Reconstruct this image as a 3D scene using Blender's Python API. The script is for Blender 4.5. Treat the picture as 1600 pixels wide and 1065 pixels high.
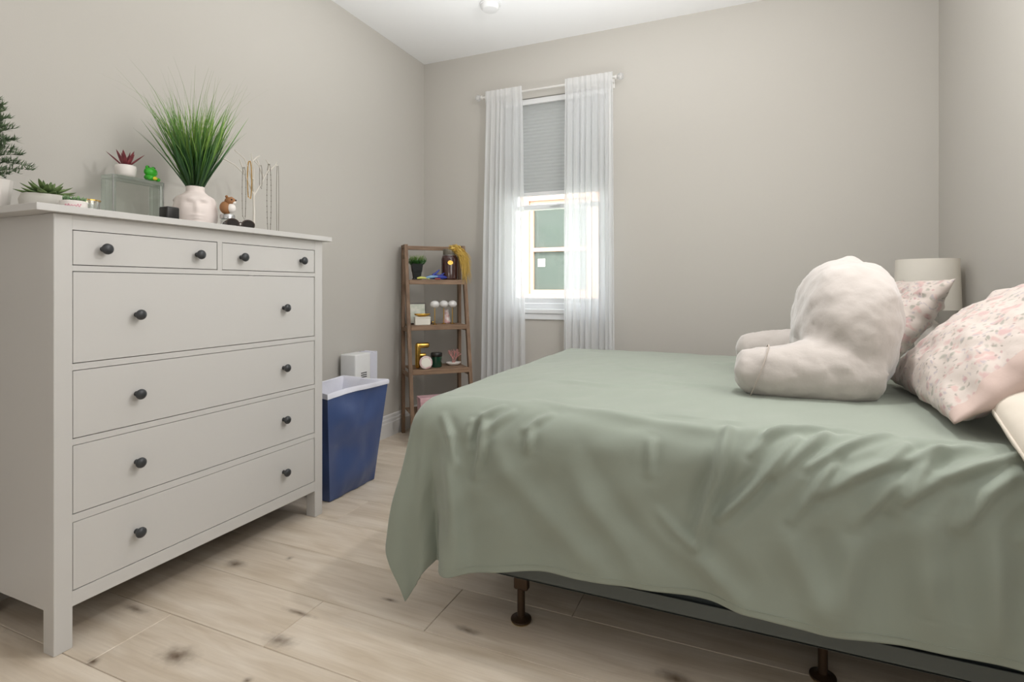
import bpy, bmesh, math, random
import numpy as np
from mathutils import Vector, Matrix, noise
R_ = math.radians
PI = math.pi
S = bpy.context.scene
for o in list(bpy.data.objects):
    bpy.data.objects.remove(o)
COL = S.collection
random.seed(7)

# ------------------------------------------------------------------ camera
CAMZ = 1.078
YAW = math.atan(362 / 842)
cd = bpy.data.cameras.new('camera')
cam = bpy.data.objects.new('camera', cd)
COL.objects.link(cam)
cam.location = (0, 0, CAMZ)
cam.rotation_euler = (PI / 2, 0, YAW)
cd.sensor_width = 36
cd.lens = 36 * 842 / 1600
cd.shift_y = -84.5 / 1600
cd.clip_start = 0.02
S.camera = cam

# ------------------------------------------------------------------ world, sun, lamps, exposure
W = bpy.data.worlds.new('world')
S.world = W
W.use_nodes = True
bgn = W.node_tree.nodes['Background']
bgn.inputs[0].default_value = (0.86, 0.93, 1.0, 1)
bgn.inputs[1].default_value = 7.0


def lamp(kind, name, loc, power, color=(1, 1, 1), rot=(0, 0, 0), size=None, size_y=None, radius=None, angle=None):
    l = bpy.data.lights.new(name, kind)
    l.energy = power
    l.color = color
    if kind == 'AREA':
        l.size = size
        if size_y:
            l.shape = 'RECTANGLE'
            l.size_y = size_y
    if radius is not None:
        l.shadow_soft_size = radius
    if angle is not None:
        l.angle = angle
    o = bpy.data.objects.new(name, l)
    o.location = loc
    o.rotation_euler = rot
    COL.objects.link(o)
    return o


lamp('SUN', 'sun', (0, 0, 8), 5.0, (1, 0.96, 0.9), (R_(38), 0, R_(14)), angle=R_(1.5))
lamp('POINT', 'room_lamp', (0.12, 1.80, 2.32), 40, (1, 0.99, 0.98), radius=0.035)
lamp('AREA', 'left_wall_fill', (0.95, 1.30, 1.85), 15, (1, 0.995, 0.98), (0, R_(90), 0), 0.9, 1.5)  # added fill beside the right wall, brightens the left wall; no real fixture
lamp('AREA', 'overhead_fill', (-1.0, 2.0, 2.80), 2, (1, 0.99, 0.99), (0, 0, 0), 2.4, 2.6)  # unseen panel added for soft light from above, not a ceiling fixture
upl = lamp('AREA', 'ceiling_fill', (-0.8, 2.3, 1.6), 16, (0.97, 0.99, 1.0), (PI, 0, 0), 1.6, 1.2)  # invented upward fill that brightens the ceiling
upl.data.spread = R_(130)
lamp('AREA', 'rear_up_fill', (-0.4, -0.5, 1.5), 9, (0.98, 0.99, 1.0), (PI - R_(18), 0, 0), 0.8, 0.8)  # added fill behind the camera, aimed at the ceiling; no flash stands there
lamp('AREA', 'camera_side_fill', (-0.5, -1.1, 1.5), 10, (1, 0.99, 0.99), (R_(90), 0, 0), 2.8, 2.4)  # added frontal fill; the wall behind the camera has no doorway
S.view_settings.view_transform = 'Standard'
S.view_settings.look = 'None'
S.view_settings.exposure = -0.05
S.view_settings.gamma = 1
S.view_settings.use_curve_mapping = False


# ------------------------------------------------------------------ materials
def srgb(r, g, b):
    f = lambda c: (c / 255 / 12.92) if c / 255 <= 0.04045 else ((c / 255 + 0.055) / 1.055) ** 2.4
    return (f(r), f(g), f(b), 1)


def mat(name, col, rough=0.6, metal=0, bump=0, bscale=60, var=0.0, vscale=6, stretch=(1, 1, 1), **kw):
    m = bpy.data.materials.new(name)
    m.use_nodes = True
    nt = m.node_tree
    b = nt.nodes['Principled BSDF']
    b.inputs['Base Color'].default_value = col
    b.inputs['Roughness'].default_value = rough
    b.inputs['Metallic'].default_value = metal
    for k, v in kw.items():
        b.inputs[k.replace('_', ' ')].default_value = v
    tc = nt.nodes.new('ShaderNodeTexCoord')
    mp = nt.nodes.new('ShaderNodeMapping')
    mp.inputs['Scale'].default_value = stretch
    nt.links.new(tc.outputs['Object'], mp.inputs['Vector'])
    if bump:
        n = nt.nodes.new('ShaderNodeTexNoise')
        n.inputs['Scale'].default_value = bscale
        n.inputs['Detail'].default_value = 5
        nt.links.new(mp.outputs[0], n.inputs['Vector'])
        bp = nt.nodes.new('ShaderNodeBump')
        bp.inputs['Strength'].default_value = bump
        bp.inputs['Distance'].default_value = 0.01
        nt.links.new(n.outputs['Fac'], bp.inputs['Height'])
        nt.links.new(bp.outputs[0], b.inputs['Normal'])
    if var:
        n = nt.nodes.new('ShaderNodeTexNoise')
        n.inputs['Scale'].default_value = vscale
        n.inputs['Detail'].default_value = 6
        nt.links.new(mp.outputs[0], n.inputs['Vector'])
        r = nt.nodes.new('ShaderNodeValToRGB')
        r.color_ramp.elements[0].position = 0.3
        r.color_ramp.elements[1].position = 0.7
        r.color_ramp.elements[0].color = tuple(c * (1 - var) for c in col[:3]) + (1,)
        r.color_ramp.elements[1].color = tuple(min(1, c * (1 + var)) for c in col[:3]) + (1,)
        nt.links.new(n.outputs['Fac'], r.inputs['Fac'])
        nt.links.new(r.outputs[0], b.inputs['Base Color'])
    return m


def leafmat(name, c1, c2, rough=0.5, scale=30):
    m = mat(name, c1, rough)
    nt = m.node_tree
    b = nt.nodes['Principled BSDF']
    tc = nt.nodes.new('ShaderNodeTexCoord')
    n = nt.nodes.new('ShaderNodeTexNoise')
    n.inputs['Scale'].default_value = scale
    r = nt.nodes.new('ShaderNodeValToRGB')
    r.color_ramp.elements[0].position = 0.35
    r.color_ramp.elements[1].position = 0.65
    r.color_ramp.elements[0].color = c1
    r.color_ramp.elements[1].color = c2
    nt.links.new(tc.outputs['Object'], n.inputs['Vector'])
    nt.links.new(n.outputs['Fac'], r.inputs['Fac'])
    nt.links.new(r.outputs[0], b.inputs['Base Color'])
    return m


def gradmat(name, z0, z1, stops, rough=0.5):
    """colour ramp from root to tips (object z)."""
    m = mat(name, stops[0], rough)
    nt = m.node_tree
    b = nt.nodes['Principled BSDF']
    tc = nt.nodes.new('ShaderNodeTexCoord')
    sx = nt.nodes.new('ShaderNodeSeparateXYZ')
    mr = nt.nodes.new('ShaderNodeMapRange')
    mr.inputs['From Min'].default_value = z0
    mr.inputs['From Max'].default_value = z1
    r = nt.nodes.new('ShaderNodeValToRGB')
    el = r.color_ramp.elements
    while len(el) < len(stops):
        el.new(0.5)
    for i, c in enumerate(stops):
        el[i].position = i / (len(stops) - 1)
        el[i].color = c
    nt.links.new(tc.outputs['Object'], sx.inputs[0])
    nt.links.new(sx.outputs['Z'], mr.inputs['Value'])
    nt.links.new(mr.outputs[0], r.inputs['Fac'])
    nt.links.new(r.outputs[0], b.inputs['Base Color'])
    return m


def glassmat(name, tint, refl=0.12, opacity=0.0):
    m = bpy.data.materials.new(name)
    m.use_nodes = True
    nt = m.node_tree
    nt.nodes.remove(nt.nodes['Principled BSDF'])
    out = nt.nodes['Material Output']
    tr = nt.nodes.new('ShaderNodeBsdfTransparent')
    tr.inputs[0].default_value = tint
    gl = nt.nodes.new('ShaderNodeBsdfGlossy')
    gl.inputs['Roughness'].default_value = 0.05
    lw = nt.nodes.new('ShaderNodeLayerWeight')
    lw.inputs['Blend'].default_value = 0.35
    mx = nt.nodes.new('ShaderNodeMixShader')
    ml = nt.nodes.new('ShaderNodeMath')
    ml.operation = 'MULTIPLY_ADD'
    ml.inputs[1].default_value = 0.45
    ml.inputs[2].default_value = refl * 0.3
    nt.links.new(lw.outputs['Fresnel'], ml.inputs[0])
    nt.links.new(ml.outputs[0], mx.inputs[0])
    nt.links.new(tr.outputs[0], mx.inputs[1])
    nt.links.new(gl.outputs[0], mx.inputs[2])
    last = mx
    if opacity:
        df = nt.nodes.new('ShaderNodeBsdfDiffuse')
        df.inputs[0].default_value = tint
        m2 = nt.nodes.new('ShaderNodeMixShader')
        m2.inputs[0].default_value = opacity
        nt.links.new(mx.outputs[0], m2.inputs[1])
        nt.links.new(df.outputs[0], m2.inputs[2])
        last = m2
    nt.links.new(last.outputs[0], out.inputs[0])
    return m


def sheermat(name, col, clear=0.35, trans=0.6):
    m = bpy.data.materials.new(name)
    m.use_nodes = True
    nt = m.node_tree
    nt.nodes.remove(nt.nodes['Principled BSDF'])
    out = nt.nodes['Material Output']
    tl = nt.nodes.new('ShaderNodeBsdfTranslucent')
    tl.inputs[0].default_value = col
    df = nt.nodes.new('ShaderNodeBsdfDiffuse')
    df.inputs[0].default_value = col
    tr = nt.nodes.new('ShaderNodeBsdfTransparent')
    a = nt.nodes.new('ShaderNodeMixShader')
    a.inputs[0].default_value = trans
    nt.links.new(df.outputs[0], a.inputs[1])
    nt.links.new(tl.outputs[0], a.inputs[2])
    # the weave closes up where the cloth is seen edge-on
    b = nt.nodes.new('ShaderNodeMixShader')
    lw = nt.nodes.new('ShaderNodeLayerWeight')
    lw.inputs['Blend'].default_value = 0.5
    mr = nt.nodes.new('ShaderNodeMapRange')
    mr.inputs['To Min'].default_value = clear
    mr.inputs['To Max'].default_value = 0.02
    nt.links.new(lw.outputs['Facing'], mr.inputs['Value'])
    nt.links.new(mr.outputs[0], b.inputs[0])
    nt.links.new(a.outputs[0], b.inputs[1])
    nt.links.new(tr.outputs[0], b.inputs[2])
    nt.links.new(b.outputs[0], out.inputs[0])
    return m


def floormat():
    m = mat('oak_plank', srgb(200, 180, 155), 0.42)
    nt = m.node_tree
    N, L = nt.nodes.new, nt.links.new
    b = nt.nodes['Principled BSDF']
    geo = N('ShaderNodeNewGeometry')
    oi = N('ShaderNodeObjectInfo')
    mul = N('ShaderNodeMath'); mul.operation = 'MULTIPLY'; mul.inputs[1].default_value = 37.0
    L(oi.outputs['Random'], mul.inputs[0])
    off = N('ShaderNodeCombineXYZ')
    L(mul.outputs[0], off.inputs[0]); L(mul.outputs[0], off.inputs[2])
    add = N('ShaderNodeVectorMath'); add.operation = 'ADD'
    L(geo.outputs['Position'], add.inputs[0]); L(off.outputs[0], add.inputs[1])
    # long soft grain
    mp = N('ShaderNodeMapping'); mp.inputs['Scale'].default_value = (1.6, 9, 1)
    L(add.outputs[0], mp.inputs[0])
    n1 = N('ShaderNodeTexNoise'); n1.inputs['Scale'].default_value = 2.0; n1.inputs['Detail'].default_value = 7
    n1.inputs['Distortion'].default_value = 0.5
    L(mp.outputs[0], n1.inputs[0])
    r1 = N('ShaderNodeValToRGB')
    e = r1.color_ramp.elements
    e[0].position = 0.30; e[0].color = srgb(200, 184, 163)
    e[1].position = 0.72; e[1].color = srgb(224, 212, 196)
    k = e.new(0.5); k.color = srgb(214, 200, 182)
    L(n1.outputs['Fac'], r1.inputs[0])
    # fine streaks
    mp2 = N('ShaderNodeMapping'); mp2.inputs['Scale'].default_value = (3, 90, 1)
    L(add.outputs[0], mp2.inputs[0])
    n2 = N('ShaderNodeTexNoise'); n2.inputs['Scale'].default_value = 1.5; n2.inputs['Detail'].default_value = 4
    L(mp2.outputs[0], n2.inputs[0])
    r2 = N('ShaderNodeValToRGB')
    r2.color_ramp.elements[0].position = 0.35; r2.color_ramp.elements[0].color = (0.92, 0.91, 0.90, 1)
    r2.color_ramp.elements[1].position = 0.6; r2.color_ramp.elements[1].color = (1, 1, 1, 1)
    L(n2.outputs['Fac'], r2.inputs[0])
    mx = N('ShaderNodeMix'); mx.data_type = 'RGBA'; mx.blend_type = 'MULTIPLY'; mx.inputs[0].default_value = 0.8
    L(r1.outputs[0], mx.inputs[6]); L(r2.outputs[0], mx.inputs[7])
    # per plank tone
    hs = N('ShaderNodeHueSaturation')
    mr = N('ShaderNodeMapRange'); mr.inputs['To Min'].default_value = 0.95; mr.inputs['To Max'].default_value = 1.06
    L(oi.outputs['Random'], mr.inputs[0]); L(mr.outputs[0], hs.inputs['Value'])
    L(mx.outputs[2], hs.inputs['Color'])
    # knots: centre x, y, half length, half width (in metres, on the boards)
    knots = [(-1.52, 1.06, .050, .030), (-1.30, 1.23, .040, .022), (-1.82, 1.50, .034, .020), (-.58, 1.87, .045, .02),
             (-.80, 1.50, .035, .012), (-1.12, 1.54, .03, .008), (-.53, 1.30, .02, .012), (-1.35, 1.36, .05, .009),
             (-1.72, .95, .016, .012), (-1.86, 1.16, .05, .012), (-.17, 1.54, .05, .025), (-.17, 1.38, .04, .02),
             (-1.66, 1.62, .012, .012), (-1.20, 2.3, .03, .02), (-2.0, .75, .012, .012), (-.15, 1.25, .03, .014),
             (-1.25, 1.07, .012, .01), (-.33, 1.07, .04, .012), (-1.05, .86, .03, .015), (.4, 1.48, .05, .02)]
    nd = N('ShaderNodeTexNoise'); nd.inputs['Scale'].default_value = 28; nd.inputs['Detail'].default_value = 4
    L(geo.outputs['Position'], nd.inputs[0])
    total = None
    for (x, y, a, c) in knots:
        sub = N('ShaderNodeVectorMath'); sub.operation = 'SUBTRACT'; sub.inputs[1].default_value = (x, y, 0)
        L(geo.outputs['Position'], sub.inputs[0])
        sc = N('ShaderNodeVectorMath'); sc.operation = 'MULTIPLY'; sc.inputs[1].default_value = (1 / a, 1 / c, 0)
        L(sub.outputs[0], sc.inputs[0])
        ln = N('ShaderNodeVectorMath'); ln.operation = 'LENGTH'
        L(sc.outputs[0], ln.inputs[0])
        if total is None:
            total = ln.outputs['Value']
        else:
            mn = N('ShaderNodeMath'); mn.operation = 'MINIMUM'
            L(total, mn.inputs[0]); L(ln.outputs['Value'], mn.inputs[1])
            total = mn.outputs[0]
    ad = N('ShaderNodeMath'); ad.operation = 'MULTIPLY_ADD'; ad.inputs[1].default_value = 1.7
    L(nd.outputs['Fac'], ad.inputs[0]); L(total, ad.inputs[2])
    kr = N('ShaderNodeValToRGB')
    ke = kr.color_ramp.elements
    ke[0].position = 0.0; ke[0].color = (1, 1, 1, 1)
    ke[1].position = 1.0; ke[1].color = (0, 0, 0, 1)
    k = ke.new(0.42); k.color = (0.45, 0.45, 0.45, 1)
    k = ke.new(0.72); k.color = (0.13, 0.13, 0.13, 1)
    mr2 = N('ShaderNodeMapRange'); mr2.inputs['From Min'].default_value = 0.75; mr2.inputs['From Max'].default_value = 2.7
    L(ad.outputs[0], mr2.inputs[0]); L(mr2.outputs[0], kr.inputs[0])
    mk = N('ShaderNodeMix'); mk.data_type = 'RGBA'
    mk.inputs[7].default_value = srgb(98, 80, 62)
    L(kr.outputs[0], mk.inputs[0]); L(hs.outputs[0], mk.inputs[6])
    L(mk.outputs[2], b.inputs['Base Color'])
    bp = N('ShaderNodeBump'); bp.inputs['Strength'].default_value = 0.08; bp.inputs['Distance'].default_value = 0.004
    L(n2.outputs['Fac'], bp.inputs['Height']); L(bp.outputs[0], b.inputs['Normal'])
    return m


def floralmat():
    m = mat('floral_cotton', srgb(232, 218, 212), 0.85, Sheen_Weight=0.15)
    nt = m.node_tree
    N, L = nt.nodes.new, nt.links.new
    b = nt.nodes['Principled BSDF']
    tc = N('ShaderNodeTexCoord')
    nz = N('ShaderNodeTexNoise'); nz.inputs['Scale'].default_value = 22; nz.inputs['Detail'].default_value = 3
    L(tc.outputs['Object'], nz.inputs[0])
    mixv = N('ShaderNodeMix'); mixv.data_type = 'VECTOR'; mixv.inputs[0].default_value = 0.045
    L(tc.outputs['Object'], mixv.inputs[4]); L(nz.outputs['Color'], mixv.inputs[5])
    cur = None
    base = srgb(206, 194, 186)
    layers = [(24, srgb(196, 160, 158), 0.22, 0.42), (33, srgb(202, 170, 164), 0.22, 0.42), (40, srgb(156, 154, 142), 0.16, 0.34),
              (46, srgb(178, 168, 172), 0.18, 0.36), (58, srgb(148, 142, 132), 0.12, 0.28), (30, srgb(190, 150, 150), 0.12, 0.26)]
    for i, (sc, c, a, bb) in enumerate(layers):
        v = N('ShaderNodeTexVoronoi'); v.inputs['Scale'].default_value = sc
        mp = N('ShaderNodeMapping'); mp.inputs['Location'].default_value = (i * 3.1, i * 1.7, 0)
        mp.inputs['Rotation'].default_value = (0, 0, i * 0.7)
        mp.inputs['Scale'].default_value = (1, 1 + 0.5 * (i % 2), 0.4)
        L(mixv.outputs[1], mp.inputs[0]); L(mp.outputs[0], v.inputs['Vector'])
        r = N('ShaderNodeValToRGB')
        r.color_ramp.elements[0].position = a; r.color_ramp.elements[0].color = (0.8, 0.8, 0.8, 1)
        r.color_ramp.elements[1].position = bb; r.color_ramp.elements[1].color = (0, 0, 0, 1)
        L(v.outputs['Distance'], r.inputs[0])
        # keep only some of the cells
        sx = N('ShaderNodeSeparateColor'); L(v.outputs['Color'], sx.inputs[0])
        gt = N('ShaderNodeMath'); gt.operation = 'GREATER_THAN'; gt.inputs[1].default_value = 0.42
        L(sx.outputs[i % 3], gt.inputs[0])
        mu = N('ShaderNodeMath'); mu.operation = 'MULTIPLY'
        L(r.outputs[0], mu.inputs[0]); L(gt.outputs[0], mu.inputs[1])
        mx = N('ShaderNodeMix'); mx.data_type = 'RGBA'
        L(mu.outputs[0], mx.inputs[0])
        if cur is None:
            mx.inputs[6].default_value = base
        else:
            L(cur, mx.inputs[6])
        mx.inputs[7].default_value = c
        cur = mx.outputs[2]
    L(cur, b.inputs['Base Color'])
    bp = N('ShaderNodeBump'); bp.inputs['Strength'].default_value = 0.25; bp.inputs['Distance'].default_value = 0.01
    L(nz.outputs['Fac'], bp.inputs['Height']); L(bp.outputs[0], b.inputs['Normal'])
    return m


def woodmat(name, c1, c2, axis=2, rough=0.6):
    st = [14, 14, 14]
    st[axis] = 1.5
    m = mat(name, c1, rough)
    nt = m.node_tree
    N, L = nt.nodes.new, nt.links.new
    b = nt.nodes['Principled BSDF']
    tc = N('ShaderNodeTexCoord'); mp = N('ShaderNodeMapping'); mp.inputs['Scale'].default_value = st
    L(tc.outputs['Object'], mp.inputs[0])
    n = N('ShaderNodeTexNoise'); n.inputs['Scale'].default_value = 4; n.inputs['Detail'].default_value = 6
    L(mp.outputs[0], n.inputs[0])
    r = N('ShaderNodeValToRGB')
    r.color_ramp.elements[0].position = 0.3; r.color_ramp.elements[0].color = c1
    r.color_ramp.elements[1].position = 0.7; r.color_ramp.elements[1].color = c2
    L(n.outputs['Fac'], r.inputs[0]); L(r.outputs[0], b.inputs['Base Color'])
    return m


M = {}
M['wall'] = mat('wall_paint', srgb(193, 189, 182), 0.9, bump=0.03, bscale=180)
M['ceil'] = mat('ceiling_paint', srgb(242, 242, 242), 0.95, bump=0.03, bscale=150)
M['trim'] = mat('trim_white', srgb(225, 224, 222), 0.45, bump=0.01)
M['floor'] = floormat()
M['sub'] = mat('subfloor', srgb(110, 92, 74), 0.9, bump=0.1)
M['dresser'] = mat('dresser_white', srgb(203, 201, 198), 0.38, bump=0.015, bscale=40)
M['carcass'] = mat('carcass_grey', srgb(120, 116, 110), 0.7, bump=0.02)
M['knob'] = mat('knob_iron', srgb(62, 64, 66), 0.42, metal=0.3, bump=0.05, bscale=90)
M['duvet'] = mat('sage_cotton', srgb(146, 154, 142), 0.85, bump=0.10, bscale=14, var=0.03, vscale=3, Sheen_Weight=0.2)
M['boxspring'] = mat('boxspring_grey', srgb(92, 100, 100), 0.9, bump=0.2, bscale=300)
M['piping'] = mat('piping_black', srgb(36, 38, 38), 0.8, bump=0.1)
M['rail'] = mat('rail_grey', srgb(92, 98, 96), 0.5, metal=0.2, bump=0.03)
M['bronze'] = mat('bronze_paint', srgb(70, 54, 40), 0.45, metal=0.6, bump=0.05)
M['blackplastic'] = mat('black_plastic', srgb(28, 26, 24), 0.35, bump=0.03)
M['brassbase'] = mat('brass_ring', srgb(190, 165, 120), 0.35, metal=0.7, bump=0.03)
M['mattress'] = mat('mattress_white', srgb(225, 222, 215), 0.9, bump=0.1)
M['cream'] = mat('cream_cotton', srgb(222, 212, 198), 0.9, bump=0.06, bscale=25, Sheen_Weight=0.3)
M['plush'] = mat('plush_white', srgb(188, 180, 174), 0.95, bump=0.22, bscale=28, var=0.02, vscale=8, Sheen_Weight=0.5)
M['seam'] = mat('seam_thread', srgb(176, 165, 156), 0.9, bump=0.1)
M['floral'] = floralmat()
M['pinkhem'] = mat('pink_cotton', srgb(204, 182, 173), 0.85, bump=0.15, bscale=20)
M['navy'] = mat('navy_oxford', srgb(66, 84, 128), 0.28, bump=0.15, bscale=9)
M['liner'] = mat('liner_white', srgb(222, 222, 232), 0.8, bump=0.2, bscale=20)
M['clothes'] = mat('dark_clothes', srgb(70, 74, 92), 0.9, bump=0.3)
M['whiteplastic'] = mat('white_plastic', srgb(226, 226, 226), 0.4, bump=0.01)
M['slot'] = mat('slot_dark', srgb(50, 50, 52), 0.7, bump=0.02)
M['wood'] = woodmat('shelf_wood_post', srgb(104, 80, 60), srgb(140, 112, 88), 2)
M['woodx'] = woodmat('shelf_wood_board', srgb(112, 88, 68), srgb(156, 128, 104), 0)
M['sheer'] = sheermat('sheer_voile', (0.93, 0.94, 0.95, 1), 0.30, 0.5)
M['blind'] = sheermat('cellular_fabric', srgb(172, 174, 173), 0.0, 0.08)
M['rod'] = mat('rod_white', srgb(225, 222, 218), 0.35, metal=0.2, bump=0.02)
M['crystal'] = glassmat('crystal', (0.9, 0.9, 0.9, 1), 0.3, 0.25)
M['pane'] = glassmat('window_pane', (0.97, 0.98, 0.98, 1), 0.1)
M['vinyl'] = mat('vinyl_white', srgb(232, 234, 236), 0.35, bump=0.01)
M['siding'] = mat('stucco_white', srgb(236, 234, 230), 0.9, bump=0.3, bscale=60)
M['peach'] = mat('window_casing_peach', srgb(208, 162, 138), 0.8, bump=0.05)
M['screen'] = mat('window_screen', srgb(76, 84, 74), 0.6, bump=0.02, var=0.06, vscale=2)
M['lawn'] = leafmat('lawn', srgb(96, 110, 76), srgb(130, 140, 100), 0.9, 8)
M['shade'] = sheermat('lampshade', srgb(246, 242, 234), 0.0, 0.35)
M['potwhite'] = mat('ceramic_white', srgb(232, 226, 220), 0.4, bump=0.02, bscale=30)
M['potgrey'] = mat('stoneware_grey', srgb(190, 186, 178), 0.7, bump=0.1, bscale=60)
M['vase'] = mat('vase_blush', srgb(232, 220, 214), 0.6, bump=0.03)
M['soil'] = mat('soil', srgb(60, 50, 40), 0.95, bump=0.5)
M['grass'] = gradmat('grass_blades', 0.0, 0.46, [srgb(30, 56, 30), srgb(48, 92, 42), srgb(110, 156, 66), srgb(132, 146, 92)])
M['grass2'] = gradmat('grass_young', 0.0, 0.40, [srgb(34, 62, 30), srgb(84, 128, 50), srgb(150, 182, 84), srgb(156, 166, 108)])
M['pine'] = leafmat('pine_needles', srgb(62, 84, 58), srgb(112, 132, 98), 0.7, 40)
M['stem'] = mat('stem_brown', srgb(92, 74, 56), 0.8, bump=0.2)
M['succ'] = leafmat('succulent_green', srgb(46, 66, 38), srgb(104, 126, 74), 0.5, 45)
M['succ2'] = leafmat('succulent_pale', srgb(70, 110, 72), srgb(150, 178, 130), 0.5, 60)
M['redleaf'] = leafmat('succulent_red', srgb(104, 40, 50), srgb(140, 66, 70), 0.5, 60)
M['frog'] = mat('frog_green', srgb(56, 170, 40), 0.4, bump=0.02)
M['yellow'] = mat('frog_yellow', srgb(230, 210, 60), 0.5, bump=0.02)
M['gold'] = mat('gold', srgb(205, 165, 84), 0.25, metal=1.0, bump=0.05)
M['glassg'] = glassmat('block_glass', (0.985, 0.995, 0.985, 1), 0.05, 0.0)
M['glassrim'] = glassmat('block_glass_rim', (0.90, 0.95, 0.92, 1), 0.3, 0.05)
M['glass'] = glassmat('jar_glass', (0.93, 0.95, 0.93, 1), 0.4, 0.08)
M['wax'] = mat('candle_wax', srgb(232, 228, 208), 0.6, bump=0.02)
M['pink'] = mat('pink_paint', srgb(222, 150, 170), 0.6, bump=0.02)
M['brownfur'] = mat('figurine_brown', srgb(150, 104, 64), 0.6, bump=0.1)
M['darkbrown'] = mat('dark_brown', srgb(58, 42, 34), 0.35, bump=0.05)
M['silver'] = mat('silver', srgb(190, 190, 190), 0.25, metal=0.9, bump=0.02)
M['lens'] = mat('dark_lens', srgb(34, 28, 26), 0.12, bump=0.01)
M['treewhite'] = mat('stand_white', srgb(214, 208, 198), 0.45, bump=0.02)
M['chain'] = mat('chain_pewter', srgb(128, 122, 110), 0.4, metal=0.4, bump=0.02)
M['blackpot'] = mat('black_pot', srgb(20, 22, 22), 0.35, bump=0.15, bscale=60)
M['tuft'] = gradmat('tuft_grass', 0.08, 0.19, [srgb(20, 40, 20), srgb(48, 96, 34), srgb(150, 178, 84)])
M['amber'] = mat('amber_glass', srgb(62, 34, 30), 0.12, Coat_Weight=0.5, bump=0.02)
M['tinsel'] = mat('tinsel_gold', srgb(226, 194, 104), 0.3, metal=0.45, bump=0.3, bscale=80)
M['blue'] = mat('toy_blue', srgb(44, 60, 150), 0.4, bump=0.02)
M['lightblue'] = mat('toy_light_blue', srgb(130, 170, 206), 0.4, bump=0.02)
M['lime'] = mat('toy_lime', srgb(206, 206, 110), 0.4, bump=0.02)
M['red'] = mat('toy_red', srgb(150, 60, 56), 0.5, bump=0.02)
M['pearl'] = mat('pearl', srgb(228, 226, 224), 0.25, Coat_Weight=0.6, bump=0.1, bscale=40)
M['boxwhite'] = mat('box_white', srgb(232, 228, 216), 0.6, bump=0.02)
M['card'] = leafmat('printed_card', srgb(226, 226, 214), srgb(196, 204, 188), 0.6, 25)
M['cardpink'] = leafmat('print_vase', srgb(232, 226, 222), srgb(206, 160, 160), 0.4, 45)
M['greenglass'] = mat('green_glass', srgb(22, 66, 48), 0.12, Coat_Weight=0.6, bump=0.01)
M['coral'] = mat('coral_pink', srgb(206, 148, 142), 0.6, bump=0.2)
M['pinkbox'] = leafmat('pink_box', srgb(222, 184, 188), srgb(208, 164, 172), 0.6, 12)


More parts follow.
